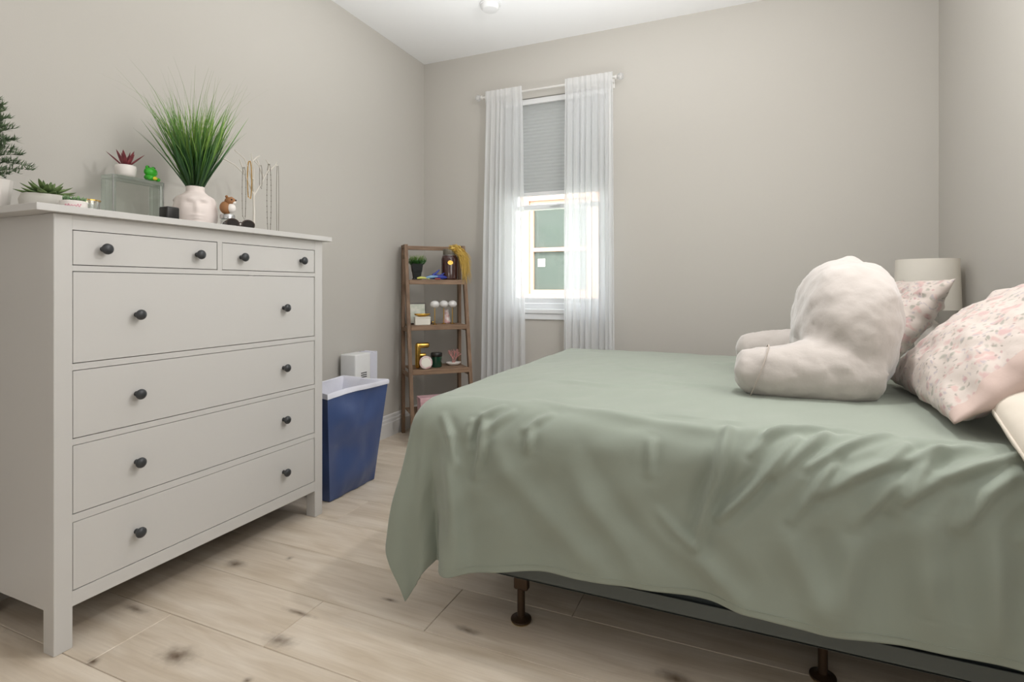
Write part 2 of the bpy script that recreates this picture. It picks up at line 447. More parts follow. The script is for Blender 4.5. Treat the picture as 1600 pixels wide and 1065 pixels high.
# ------------------------------------------------------------------ geometry helpers
class MB:
    def __init__(s):
        s.b = bmesh.new()
        s.mi = 0

    def _mark(s, faces):
        for f in faces:
            f.material_index = s.mi

    def box(s, x0, x1, y0, y1, z0, z1, bev=0.0, seg=2, mx=None):
        r = bmesh.ops.create_cube(s.b, size=1)
        vs = r['verts']
        for v in vs:
            v.co = Vector(((x0 + x1) / 2 + v.co.x * (x1 - x0), (y0 + y1) / 2 + v.co.y * (y1 - y0), (z0 + z1) / 2 + v.co.z * (z1 - z0)))
        if mx is not None:
            for v in vs:
                v.co = mx @ v.co
        s._mark({f for v in vs for f in v.link_faces})
        if bev:
            es = list({e for v in vs for e in v.link_edges})
            r2 = bmesh.ops.bevel(s.b, geom=es, offset=bev, segments=seg, affect='EDGES', profile=0.5)
            s._mark(r2['faces'])
        return s

    def lathe(s, prof, c=(0, 0, 0), n=28, sx=1, sy=1, mx=None):
        rings = []
        for (r, z) in prof:
            ring = []
            if r < 1e-5:
                v = s.b.verts.new((c[0], c[1], c[2] + z)); ring = [v]
            else:
                for i in range(n):
                    a = 2 * PI * i / n
                    ring.append(s.b.verts.new((c[0] + r * sx * math.cos(a), c[1] + r * sy * math.sin(a), c[2] + z)))
            rings.append(ring)
        fs = []
        for a, b in zip(rings, rings[1:]):
            if len(a) == 1 and len(b) == 1:
                continue
            for i in range(n):
                j = (i + 1) % n
                if len(a) == 1:
                    fs.append(s.b.faces.new((a[0], b[j], b[i])))
                elif len(b) == 1:
                    fs.append(s.b.faces.new((a[i], a[j], b[0])))
                else:
                    fs.append(s.b.faces.new((a[i], a[j], b[j], b[i])))
        if mx is not None:
            for ring in rings:
                for v in ring:
                    v.co = mx @ v.co
        s._mark(fs)
        return s

    def tube(s, pts, rad, n=8, cap=True):
        pts = [Vector(p) for p in pts]
        if not hasattr(rad, '__len__'):
            rad = [rad] * len(pts)
        rings = []
        up = Vector((0, 0, 1))
        prev = None
        for i, p in enumerate(pts):
            t = (pts[min(i + 1, len(pts) - 1)] - pts[max(i - 1, 0)])
            t = t.normalized() if t.length > 1e-9 else Vector((0, 0, 1))
            if prev is None:
                a = t.cross(up if abs(t.z) < 0.9 else Vector((1, 0, 0))).normalized()
            else:
                a = (prev - t * prev.dot(t)).normalized()
            prev = a
            b = t.cross(a)
            rings.append([s.b.verts.new(p + (a * math.cos(2 * PI * k / n) + b * math.sin(2 * PI * k / n)) * rad[i]) for k in range(n)])
        fs = []
        for r0, r1 in zip(rings, rings[1:]):
            for k in range(n):
                fs.append(s.b.faces.new((r0[k], r0[(k + 1) % n], r1[(k + 1) % n], r1[k])))
        if cap:
            fs.append(s.b.faces.new(rings[0][::-1])); fs.append(s.b.faces.new(rings[-1]))
        s._mark(fs)
        return s

    def ball(s, c, r, sc=(1, 1, 1), u=16, v=10, mx=None):
        rr = bmesh.ops.create_uvsphere(s.b, u_segments=u, v_segments=v, radius=r)
        for w in rr['verts']:
            p = Vector((w.co.x * sc[0], w.co.y * sc[1], w.co.z * sc[2]))
            if mx is not None:
                p = mx @ p
            w.co = p + Vector(c)
        s._mark({f for w in rr['verts'] for f in w.link_faces})
        return s

    def strip(s, pts, wid, side=None):
        """a thin tapered leaf following pts"""
        pts = [Vector(p) for p in pts]
        side = side or Vector((random.uniform(-1, 1), random.uniform(-1, 1), 0)).normalized()
        prev = None
        fs = []
        n = len(pts)
        for i, p in enumerate(pts):
            w = wid * (1 - (i / (n - 1)) ** 1.6) + 0.0002
            a, b = s.b.verts.new(p - side * w / 2), s.b.verts.new(p + side * w / 2)
            if prev:
                fs.append(s.b.faces.new((prev[0], prev[1], b, a)))
            prev = (a, b)
        s._mark(fs)
        return s

    def build(s, name, m, parent=None, smooth=False, loc=None, recalc=True):
        if recalc:
            bmesh.ops.recalc_face_normals(s.b, faces=s.b.faces)
        me = bpy.data.meshes.new(name)
        s.b.to_mesh(me)
        s.b.free()
        for mm in (m if isinstance(m, (list, tuple)) else [m]):
            me.materials.append(mm)
        if smooth:
            for p in me.polygons:
                p.use_smooth = True
            if smooth != 'full':
                me.set_sharp_from_angle(angle=R_(40))
        o = bpy.data.objects.new(name, me)
        COL.objects.link(o)
        if parent:
            o.parent = parent
        if loc:
            o.location = loc
        return o


def tag(o, label, cat, group=None, kind=None):
    o['label'] = label
    o['category'] = cat
    if group:
        o['group'] = group
    if kind:
        o['kind'] = kind
    return o


def thing(name, label, cat, loc=(0, 0, 0), rz=0, group=None):
    o = bpy.data.objects.new(name, None)
    o.empty_display_size = 0.05
    o.location = loc
    o.rotation_euler = (0, 0, rz)
    COL.objects.link(o)
    return tag(o, label, cat, group)


def struct(o):
    o['kind'] = 'structure'
    return o


def copy_part(o, parent, loc=None, rot=None):
    c = o.copy()
    c.parent = parent
    if loc is not None:
        c.location = loc
    if rot is not None:
        c.rotation_euler = rot
    COL.objects.link(c)
    return c


# ------------------------------------------------------------------ room
LW, BW, RW, FW, H = -2.36, 3.703, 1.0, -1.3, 2.864
WX0, WX1, WZ0, WZ1 = -1.665, -0.872, 0.915, 2.47
T = 0.14
struct(MB().box(LW - T, LW, FW - T, BW + T, -0.05, H + 0.1).build('wall_left', M['wall']))
struct(MB().box(RW, RW + T, FW - T, BW + T, -0.05, H + 0.1).build('wall_right', M['wall']))
struct(MB().box(LW, RW, FW - T, FW, -0.05, H + 0.1).build('wall_front', M['wall']))
wb = MB()
wb.box(LW, WX0, BW, BW + T, -0.05, H + 0.1)
wb.box(WX1, RW, BW, BW + T, -0.05, H + 0.1)
wb.box(WX0, WX1, BW, BW + T, WZ1, H + 0.1)
wb.box(WX0, WX1, BW, BW + T, -0.05, WZ0)
struct(wb.build('wall_back', M['wall']))
struct(MB().box(LW - T, RW + T, FW - T, BW + T, H, H + 0.12).build('ceiling', M['ceil']))
flo = struct(MB().box(LW, RW, FW, BW, -0.04, -0.0105).build('floor', M['sub']))

# floor boards: 0.2545 m wide, 1.62 m long, stepped by 0.405 m from row to row
PW, PL = 0.2545, 1.62


def plank_mesh(l, w):
    m = MB().box(0, l, 0, w, -0.010, 0.0, bev=0.0016, seg=1)
    return m


plank_full = None
for row in range(-9, 10):
    y0 = 1.19 + row * PW
    y1 = y0 + PW
    if y1 < FW or y0 > BW:
        continue
    jx = -1.326 + row * 0.405
    jx = jx - math.ceil((jx - LW) / PL) * PL
    x = jx
    while x < RW:
        a, b = max(x, LW), min(x + PL, RW)
        ya, yb = max(y0, FW), min(y1, BW)
        if b - a > 0.02 and yb - ya > 0.01:
            if abs(b - a - PL) < 1e-6 and abs(yb - ya - PW) < 1e-6 and plank_full:
                p = copy_part(plank_full, flo, (a + 0.0007, ya + 0.0007, 0))
            else:
                p = plank_mesh(b - a - 0.0014, yb - ya - 0.0014).build('plank', M['floor'], flo, loc=(a + 0.0007, ya + 0.0007, 0))
                if abs(b - a - PL) < 1e-6 and abs(yb - ya - PW) < 1e-6:
                    plank_full = p
        x += PL


def baseboard(name, x0, y0, x1, y1, nx, ny):
    """profiled skirting running from (x0,y0) to (x1,y1); (nx,ny) points into the room"""
    prof = [(0, 0), (0.016, 0), (0.016, 0.098), (0.013, 0.104), (0.013, 0.122), (0.008, 0.130), (0.0075, 0.148), (0.004, 0.156), (0, 0.156)]
    m = MB()
    A = [m.b.verts.new((x0 + nx * d, y0 + ny * d, z)) for d, z in prof]
    B = [m.b.verts.new((x1 + nx * d, y1 + ny * d, z)) for d, z in prof]
    for i in range(len(prof) - 1):
        m.b.faces.new((A[i], A[i + 1], B[i + 1], B[i]))
    m.b.faces.new(A); m.b.faces.new(B)
    return struct(m.build(name, M['trim']))


baseboard('baseboard_left', LW, FW, LW, BW, 1, 0)
baseboard('baseboard_back', LW + 0.016, BW, RW - 0.016, BW, 0, -1)
baseboard('baseboard_right', RW, FW, RW, BW, -1, 0)

# ------------------------------------------------------------------ window
win = MB()
fy0, fy1 = BW + 0.055, BW + 0.125
win.box(WX0, WX0 + 0.035, fy0, fy1, WZ0, WZ1)
win.box(WX1 - 0.035, WX1, fy0, fy1, WZ0, WZ1)
win.box(WX0 + 0.035, WX1 - 0.035, fy0, fy1, WZ1 - 0.035, WZ1)
win.box(WX0 + 0.035, WX1 - 0.035, fy0, fy1, WZ0, WZ0 + 0.04)
window = struct(win.build('window_1', M['vinyl']))


def sash(z0, z1, y, name):
    s = MB()
    x0, x1 = WX0 + 0.036, WX1 - 0.036
    s.box(x0, x0 + 0.04, y, y + 0.028, z0, z1, 0.003)
    s.box(x1 - 0.04, x1, y, y + 0.028, z0, z1, 0.003)
    s.box(x0 + 0.04, x1 - 0.04, y, y + 0.028, z0, z0 + 0.04, 0.003)
    s.box(x0 + 0.04, x1 - 0.04, y, y + 0.028, z1 - 0.035, z1, 0.003)
    o = s.build(name, M['vinyl'], window)
    MB().box(x0 + 0.035, x1 - 0.035, y + 0.011, y + 0.016, z0 + 0.035, z1 - 0.03).build('pane', M['pane'], o)
    return o


lo = sash(WZ0 + 0.042, 1.69, fy0 + 0.004, 'sash')
MB().box(-1.31, -1.23, fy0 - 0.012, fy0 + 0.004, 1.672, 1.686, 0.003).build('sash_lock', M['vinyl'], lo)
sash(1.655, WZ1 - 0.037, fy0 + 0.036, 'sash')
sill = MB().box(WX0 - 0.02, WX1 + 0.02, BW - 0.022, fy0, WZ0 - 0.032, WZ0 + 0.002, 0.005)
sill.box(WX0 - 0.005, WX1 + 0.005, BW - 0.012, BW + 0.001, WZ0 - 0.075, WZ0 - 0.032, 0.003)
struct(sill.build('trim_1', M['vinyl']))

# pleated blind in the top of the window
bl = thing('pleated_blind', 'grey pleated blind covering the top half of the window behind the curtains', 'blind', (-1.2685, BW + 0.03, 1.755))
bw2 = (WX1 - WX0) / 2 - 0.004
MB().box(-bw2, bw2, -0.02, 0.022, 0.672, 0.712, 0.003).build('headrail', M['whiteplastic'], bl)
pb = MB()
np_ = 26
zt, zb = 0.672, 0.02
for i in range(2 * np_):
    za, zc = zt - (zt - zb) * i / (2 * np_), zt - (zt - zb) * (i + 1) / (2 * np_)
    ya, yc = (0.000, 0.0032) if i % 2 else (0.0032, 0.000)
    vs = [pb.b.verts.new(p) for p in ((-bw2, ya, za), (bw2, ya, za), (bw2, yc, zc), (-bw2, yc, zc))]
    pb.b.faces.new(vs)
pb.build('pleated_fabric', M['blind'], bl)
MB().box(-bw2, bw2, -0.012, 0.016, -0.004, 0.022, 0.004).build('bottom_rail', M['whiteplastic'], bl)

# ------------------------------------------------------------------ outside: neighbouring house
nb = thing('neighbouring_house', 'white rendered house outside the window with a peach-framed window', 'house', (-2.2, 6.5, -0.3))
hw = MB()
ox0, ox1, oz0, oz1 = -2.666 + 2.2, -1.62 + 2.2, 0.87 + 0.3, 2.30 + 0.3
hw.box(-5, ox0, 0, 0.3, 0, 5.2); hw.box(ox1, 6, 0, 0.3, 0, 5.2)
hw.box(ox0, ox1, 0, 0.3, 0, oz0); hw.box(ox0, ox1, 0, 0.3, oz1, 5.2)
hw.build('wall', M['siding'], nb)
cs = MB()
fw = 0.17
cs.box(ox0, ox0 + fw - 0.05, -0.03, 0.06, oz0, oz1, 0.004); cs.box(ox1 - fw + 0.05, ox1, -0.03, 0.06, oz0, oz1, 0.004)
cs.box(ox0 + fw - 0.05, ox1 - fw + 0.05, -0.03, 0.06, oz0, oz0 + fw - 0.05, 0.004)
cs.box(ox0 + fw - 0.05, ox1 - fw + 0.05, -0.03, 0.06, oz1 - fw + 0.05, oz1, 0.004)
cso = cs.build('window_casing', M['peach'], nb)
cs = MB()
ix0, ix1, iz0, iz1 = ox0 + 0.12, ox1 - 0.12, oz0 + 0.12, oz1 - 0.12
for (a, b, c, d) in ((ix0, ix0 + .05, iz0, iz1), (ix1 - .05, ix1, iz0, iz1), (ix0 + .05, ix1 - .05, iz0, iz0 + .05), (ix0 + .05, ix1 - .05, iz1 - .05, iz1), (ix0 + .05, ix1 - .05, 1.83, 1.88)):
    cs.box(a, b, 0.0, 0.07, c, d, 0.003)
fr = cs.build('window_frame', M['peach'], nb)
MB().box(ix0 + .045, ix1 - .045, 0.04, 0.05, iz0 + .045, 1.835).build('pane', M['screen'], fr)
MB().box(ix0 + .045, ix1 - .045, 0.04, 0.05, 1.875, iz1 - .045).build('pane', M['screen'], fr)
MB().box(ix0 + .10, ix0 + .20, 0.034, 0.0395, 1.64, 1.74).build('sticker', M['boxwhite'], fr)
struct(MB().box(-8, 8, BW + T + 0.001, 9, -0.35, -0.3).build('ground', M['lawn']))

# ------------------------------------------------------------------ curtain rod and sheer curtains
RY, RZ = BW - 0.075, 2.495
rod = thing('curtain_rod', 'thin white curtain rod above the window with crystal ball ends', 'curtain rod', (-1.30, RY, RZ))
MB().tube([(-0.50, 0, 0), (0.50, 0, 0.005)], 0.008, 10).build('pole', M['rod'], rod, True)
for sx in (-1, 1):
    b = MB().lathe([(0, 0), (0.014, 0), (0.014, 0.012), (0.006, 0.014), (0.006, 0.02), (0, 0.02)], n=14, mx=Matrix.Translation((sx * 0.50, 0, 0.002)) @ Matrix.Rotation(sx * PI / 2, 4, 'Y'))
    f = b.build('finial_collar', M['rod'], rod, True)
    MB().ball((sx * 0.535, 0, 0.002), 0.024, u=10, v=7).build('crystal_ball', M['crystal'], f)
    MB().tube([(sx * 0.47, 0.0, -0.006), (sx * 0.47, 0.04, -0.012), (sx * 0.47, 0.075, -0.012)], 0.006, 8).box(sx * 0.47 - .014, sx * 0.47 + .014, 0.069, 0.0745, -0.045, 0.02, 0.002).build('bracket', M['rod'], rod, True)


def curtain(x0, x1, xb0, xb1, folds, seed, label, group):
    rnd = random.Random(seed)
    NU, NV = 360, 50
    zt, zbm = RZ + 0.035, 0.03
    cx = (x0 + x1) / 2
    ph = [rnd.uniform(0, 6.28) for _ in range(6)]
    vs, fs = [], []
    for j in range(NV + 1):
        v = j / NV
        z = zt + (zbm - zt) * v
        for i in range(NU + 1):
            u = i / NU
            us = u + 0.035 * math.sin(2 * PI * u + ph[0]) + 0.02 * math.sin(4 * PI * u + ph[1])
            us = max(0, min(1, us))
            a = x0 + (x1 - x0) * us
            b = xb0 + (xb1 - xb0) * us
            x = a + (b - a) * v ** 0.8
            grow = 0.35 + 0.65 * min(1, v * 2.5)
            y = 0.020 * grow * math.sin(2 * PI * folds * u + ph[2] + 0.5 * math.sin(2.2 * v + ph[3]))
            y += 0.004 * grow * math.sin(2 * PI * folds * 2.3 * u + ph[4] + v * 1.5)
            x += 0.006 * grow * math.sin(2 * PI * folds * u * 1.0 + ph[5])
            if abs(z - RZ) < 0.05:
                y = y * 0.35 - 0.0125
            vs.append((x - cx, y - 0.012, z - zbm))
    for j in range(NV):
        for i in range(NU):
            a = j * (NU + 1) + i
            fs.append((a, a + 1, a + NU + 2, a + NU + 1))
    me = bpy.data.meshes.new('sheer_curtain')
    me.from_pydata(vs, [], fs)
    me.materials.append(M['sheer'])
    for p in me.polygons:
        p.use_smooth = True
    o = bpy.data.objects.new('sheer_curtain', me)
    COL.objects.link(o)
    o.location = (cx, RY, zbm)
    tag(o, label, 'curtain', group)


curtain(-1.775, -1.475, -1.83, -1.455, 7, 3, 'left sheer white curtain, beside the wooden ladder shelf', 'sheer curtains at the window')
curtain(-1.145, -0.795, -1.15, -0.775, 9, 5, 'right sheer white curtain, on the bed side of the window', 'sheer curtains at the window')

# ------------------------------------------------------------------ smoke detector
sd = thing('smoke_detector', 'round white smoke detector on the ceiling', 'smoke detector', (-1.47, 3.07, H))
MB().lathe([(0, -0.001), (0.066, -0.001), (0.066, -0.010), (0.0, -0.010)], n=32).build('base', M['whiteplastic'], sd, True)
MB().lathe([(0.060, -0.010), (0.058, -0.028), (0.048, -0.040), (0.018, -0.044), (0, -0.044)], n=32).build('cover', M['whiteplastic'], sd, True)

# ------------------------------------------------------------------ chest of drawers
DX, DY = -1.843, 0.913          # front plane, near end
dr = thing('chest_of_drawers', 'tall white chest with six drawers against the left wall', 'chest of drawers', (DX, DY, 0))
DW, DD = 1.088, 0.477
sp = 1.5 * 0.001
tp = MB().box(-0.507, 0.029, -0.055, DW + 0.033, 1.2945, 1.3155, 0.0015)
tp.build('top', M['dresser'], dr)
for (a, b) in ((-0.053, 0.0), (-DD, -DD + 0.053)):
    for (c, d) in ((0, 0.0485), (DW - 0.0485, DW)):
        MB().box(a, b, c, d, 0, 1.294, sp, 1).build('leg', M['dresser'], dr)
for (c, d) in ((0.008, 0.024), (DW - 0.024, DW - 0.008)):
    MB().box(-DD + 0.053, -0.053, c, d, 0.118, 1.294).build('side_panel', M['dresser'], dr)
MB().box(-DD + 0.02, -DD + 0.026, 0.0485, DW - 0.0485, 0.118, 1.294).build('back_panel', M['carcass'], dr)
fy_a, fy_b = 0.0485, DW - 0.0485
for (a, b) in ((0.123, 0.1675), (0.3735, 0.396), (0.6035, 0.622), (0.828, 0.8475), (1.1255, 1.1425), (1.2495, 1.294)):
    MB().box(-0.028, -0.0015, fy_a, fy_b, a, b).build('rail', M['dresser'], dr)
MB().box(-0.028, -0.0015, 0.5325, 0.5515, 1.1425, 1.2495).build('divider', M['dresser'], dr)
MB().box(-DD + 0.03, -0.03, fy_a, fy_b, 0.16, 0.168).build('bottom_panel', M['carcass'], dr)

knob_me = None


def knob(parent, y, z):
    global knob_me
    mx = Matrix.Rotation(PI / 2, 4, 'Y')
    if knob_me is None:
        o = MB().lathe([(0, 0), (0.0085, 0), (0.0075, 0.004), (0.006, 0.010), (0.008, 0.015), (0.0150, 0.019), (0.0172, 0.024), (0.0165, 0.028), (0.0120, 0.0325), (0.006, 0.0345), (0, 0.035)], n=24, mx=mx).build('knob', M['knob'], parent, 'full', (0, y, z))
        knob_me = o
    else:
        copy_part(knob_me, parent, (0, y, z))


g = 0.0022
rows = [(0.1675, 0.3735, 0), (0.396, 0.6035, 0), (0.622, 0.828, 0), (0.8475, 1.1255, 0), (1.1425, 1.2495, 1), (1.1425, 1.2495, 2)]
for (a, b, k) in rows:
    ya, yb = (fy_a, fy_b) if k == 0 else ((fy_a, 0.5325) if k == 1 else (0.5515, fy_b))
    d = MB().box(-0.020, -0.0025, ya + g, yb - g, a + g, b - g, 0.001, 1)
    d.box(-0.42, -0.020, ya + 0.012, yb - 0.012, a + 0.012, b - 0.03)
    do = d.build('drawer', M['dresser'], dr, loc=(0, 0, 0))
    cy, cz = (ya + yb) / 2, (a + b) / 2
    off = 0.31 if k == 0 else 0.158
    for s_ in (-1, 1):
        knob(do, cy + s_ * off, cz)
for o in [c for c in dr.children if c.name.startswith('drawer')]:
    for k in o.children:
        k.location.x = -0.0026

TOPZ = 1.3158


# ------------------------------------------------------------------ bed
bx0, bx1, by0, by1 = -0.86, 0.93, 1.60, 3.10
bf = thing('bed_frame', 'grey metal bed frame on bronze legs, under the box spring', 'bed frame', (0.03, 2.34, 0))
ox, oy = 0.03, 2.34
for (y, name) in ((1.585, 'side_rail'), (3.095, 'side_rail')):
    sgn = 1 if y < 2 else -1
    m = MB().box(-0.96 - ox, 0.95 - ox, y - oy, y + sgn * 0.004 - oy, 0.150, 0.196, 0.001, 1)
    m.box(-0.96 - ox, 0.95 - ox, min(y, y + sgn * 0.045) - oy, max(y, y + sgn * 0.045) - oy, 0.150, 0.154)
    m.build(name, M['rail'], bf)
for x in (-0.66, 0.20, 0.80):
    MB().box(x - 0.018 - ox, x + 0.018 - ox, 1.592 - oy, 3.088 - oy, 0.146, 0.1495).build('cross_bar', M['bronze'], bf)
leg0 = foot0 = brk0 = None
for x in (-0.66, 0.20, 0.80):
    for y in (1.61, 2.34, 3.07):
        if x == 0.20 and y == 1.61:
            y = 1.70
        if leg0 is None:
            leg0 = MB().tube([(0, 0, 0.012), (0, 0, 0.147)], 0.0125, 14).build('leg', M['bronze'], bf, True, (x - ox, y - oy, 0))
            foot0 = MB().lathe([(0, 0.0045), (0.030, 0.0045), (0.034, 0.007), (0.033, 0.011), (0.018, 0.015), (0.0128, 0.019), (0.0128, 0.0125), (0, 0.0125)], n=24).build('foot', M['bronze'], leg0, True)
            ring0 = MB().lathe([(0, 0.0005), (0.031, 0.0005), (0.0325, 0.003), (0.030, 0.0045), (0, 0.0045)], n=24).build('glide', M['brassbase'], leg0, True)
            brk0 = MB().box(-0.022, 0.026, -0.014, 0.014, 0.105, 0.146, 0.006).build('bracket', M['bronze'], leg0)
        else:
            l = copy_part(leg0, bf, (x - ox, y - oy, 0))
            for c in (foot0, ring0, brk0):
                copy_part(c, l)
bs = thing('box_spring', 'grey fabric box spring resting on the metal frame under the mattress', 'box spring', (0.0, 2.34, 0.156))
MB().box(-0.93, 0.93, -0.735, 0.745, 0, 0.21, 0.02, 3).build('body', M['boxspring'], bs, True)
for z in (0.012, 0.20):
    MB().tube([(-0.925, -0.737, z), (0.925, -0.737, z), (0.932, -0.73, z), (0.932, 0.74, z), (0.925, 0.747, z), (-0.925, 0.747, z), (-0.932, 0.74, z), (-0.932, -0.73, z), (-0.925, -0.737, z)], 0.005, 6).build('piping', M['piping'], bs, True)
mt = MB().box(-0.95, 0.95, -0.745, 0.745, 0, 0.315, 0.05, 4).build('mattress', M['mattress'], None, True, (0.0, 2.34, 0.368))
tag(mt, 'thick white mattress under the sage green duvet', 'mattress')

# duvet ------------------------------------------------------------
X0, X1, Y0, Y1, ZT, RR = -0.93, 0.955, 1.60, 3.09, 0.712, 0.11
DF = 0.385


def Dn(x):
    """length of the drop on the near side"""
    t = min(1, max(0, (x - X0 - 0.02) / 0.45))
    t = t * t * (3 - 2 * t)
    return 0.603 - 0.083 * t + 0.006 * math.sin(x * 9)


def smooth01(t):
    t = max(0.0, min(1.0, t))
    return t * t * (3 - 2 * t)


def duvet_pt(p, q):
    """sheet coordinates -> smooth hanging surface, with r = length hanging over the edge"""
    cx, cy = max(X0, p), min(max(q, Y0), Y1)
    dx, dy = p - cx, q - cy
    r = math.hypot(dx, dy)
    if r < 1e-9:
        # puffed top that falls off softly towards the edges
        e = min(p - X0, q - Y0, Y1 - q)
        z = ZT + 0.016 * smooth01(e / 0.35)
        return Vector((p, q, z)), 0.0, 0.0
    nx, ny = dx / r, dy / r
    if dx == 0:
        phi = 0.0
    elif dy == 0:
        phi = PI / 2
    else:
        phi = math.atan2(-dx, abs(dy))
    a = min(r / RR, PI / 2)
    h = RR * math.sin(a)
    gz = RR * (1 - math.cos(a)) + max(0, r - RR * PI / 2)
    fr_ = smooth01(gz / 0.55)
    w = 0.0
    if dy < 0:
        if phi == 0:
            x = p - X0
            w += (0.032 * math.exp(-((x - 0.085) / 0.045) ** 2) - 0.060 * math.exp(-(x / 0.033) ** 2)) * fr_
            w += fr_ * (0.010 * math.sin(x * 13 + 0.6) + 0.006 * math.sin(x * 29)) * smooth01(x / 0.2)
            w += 0.012 * fr_
        else:
            d = math.degrees(phi)
            w += fr_ * (0.012 + 0.0009 - 0.060 * math.exp(-(d / 13) ** 2)
                        + 0.095 * math.exp(-((d - 56) / 22) ** 2) + 0.022 * math.sin(math.radians(d * 11)) * math.exp(-((d - 52) / 26) ** 2))
    else:
        w += 0.012 * fr_
    if phi == PI / 2 or dx < 0 and dy == 0:
        w += fr_ * (0.018 * math.sin(q * 17) + 0.02)
    h += w
    return Vector((cx + nx * h, cy + ny * h, ZT - gz)), r, phi


RIDGES = [  # polyline in (x, hanging length), half width, height
    ([(-0.035, 0.05), (-0.066, 0.189), (-0.086, 0.249), (-0.121, 0.376)], 0.014, 0.017),
    ([(0.13, 0.06), (0.011, 0.213), (-0.059, 0.295)], 0.012, 0.014),
    ([(0.20, 0.02), (0.161, 0.065), (0.071, 0.169)], 0.012, 0.011),
    ([(0.20, 0.12), (0.174, 0.161), (0.109, 0.267)], 0.013, 0.010),
    ([(0.36, 0.05), (0.307, 0.107), (0.234, 0.145), (0.174, 0.195)], 0.014, 0.013),
    ([(0.42, 0.05), (0.374, 0.117), (0.324, 0.211)], 0.016, 0.012),
    ([(0.33, 0.14), (0.287, 0.193), (0.242, 0.251)], 0.018, 0.010),
    ([(0.60, 0.03), (0.509, 0.079), (0.409, 0.125), (0.347, 0.183)], 0.014, 0.012),
    ([(0.55, 0.09), (0.487, 0.149), (0.442, 0.229)], 0.016, 0.012),
    ([(0.349, -0.015), (0.227, 0.071), (0.144, 0.137)], 0.011, 0.009),
    ([(0.489, 0.025), (0.394, 0.065), (0.327, 0.109)], 0.012, 0.009),
    ([(0.12, 0.0), (0.06, 0.06), (0.02, 0.12)], 0.010, 0.008),
    ([(0.26, -0.02), (0.12, 0.02), (0.05, 0.07)], 0.010, 0.007),
    ([(0.70, 0.10), (0.60, 0.16), (0.55, 0.24)], 0.016, 0.012),
    ([(-0.735, 0.12), (-0.742, 0.197), (-0.76, 0.281)], 0.013, 0.012),
    ([(-0.89, 0.11), (-0.85, 0.17), (-0.82, 0.26)], 0.013, 0.007),
    ([(-0.767, 0.105), (-0.775, 0.185)], 0.011, -0.012),
    ([(-0.584, 0.125), (-0.592, 0.185)], 0.013, 0.009),
    ([(-0.232, 0.117), (-0.237, 0.203)], 0.012, 0.007),
    ([(-0.72, 0.16), (-0.66, 0.25), (-0.539, 0.36), (-0.349, 0.5)], 0.040, 0.007),
    ([(-0.45, 0.22), (-0.407, 0.302), (-0.332, 0.386), (-0.259, 0.486)], 0.030, 0.005),
    ([(-0.862, 0.175), (-0.827, 0.374), (-0.812, 0.552)], 0.025, 0.010),
    ([(-0.66, 0.071), (-0.727, 0.141)], 0.012, 0.007),
    ([(-0.70, 0.05), (-0.78, 0.12)], 0.010, 0.006),
    ([(-0.537, 0.057), (-0.602, 0.125)], 0.012, 0.007),
    ([(0.234, 0.283), (0.209, 0.472)], 0.035, 0.010),
    ([(0.372, 0.215), (0.382, 0.446)], 0.038, 0.012),
    ([(0.50, 0.24), (0.50, 0.47)], 0.030, 0.012),
    ([(0.099, 0.308), (0.181, 0.494)], 0.035, 0.009),
    ([(-0.134, 0.384), (-0.004, 0.498)], 0.030, 0.010),
    ([(-0.42, 0.15), (-0.30, 0.32), (-0.15, 0.46)], 0.030, -0.004),
    ([(-0.62, -0.02), (-0.404, 0.03), (-0.106, 0.06), (0.05, 0.05)], 0.020, 0.004),
    ([(-0.21, 0.30), (-0.16, 0.35), (-0.119, 0.376)], 0.014, 0.005),
    ([(-0.30, -0.45), (0.02, -0.40)], 0.020, 0.005),
    ([(-0.50, -0.75), (-0.20, -0.65)], 0.020, 0.005),
    ([(-0.70, -0.35), (-0.45, -0.30), (-0.20, -0.36)], 0.022, 0.004),
    ([(-0.10, -1.05), (0.12, -0.95)], 0.022, 0.006),
]


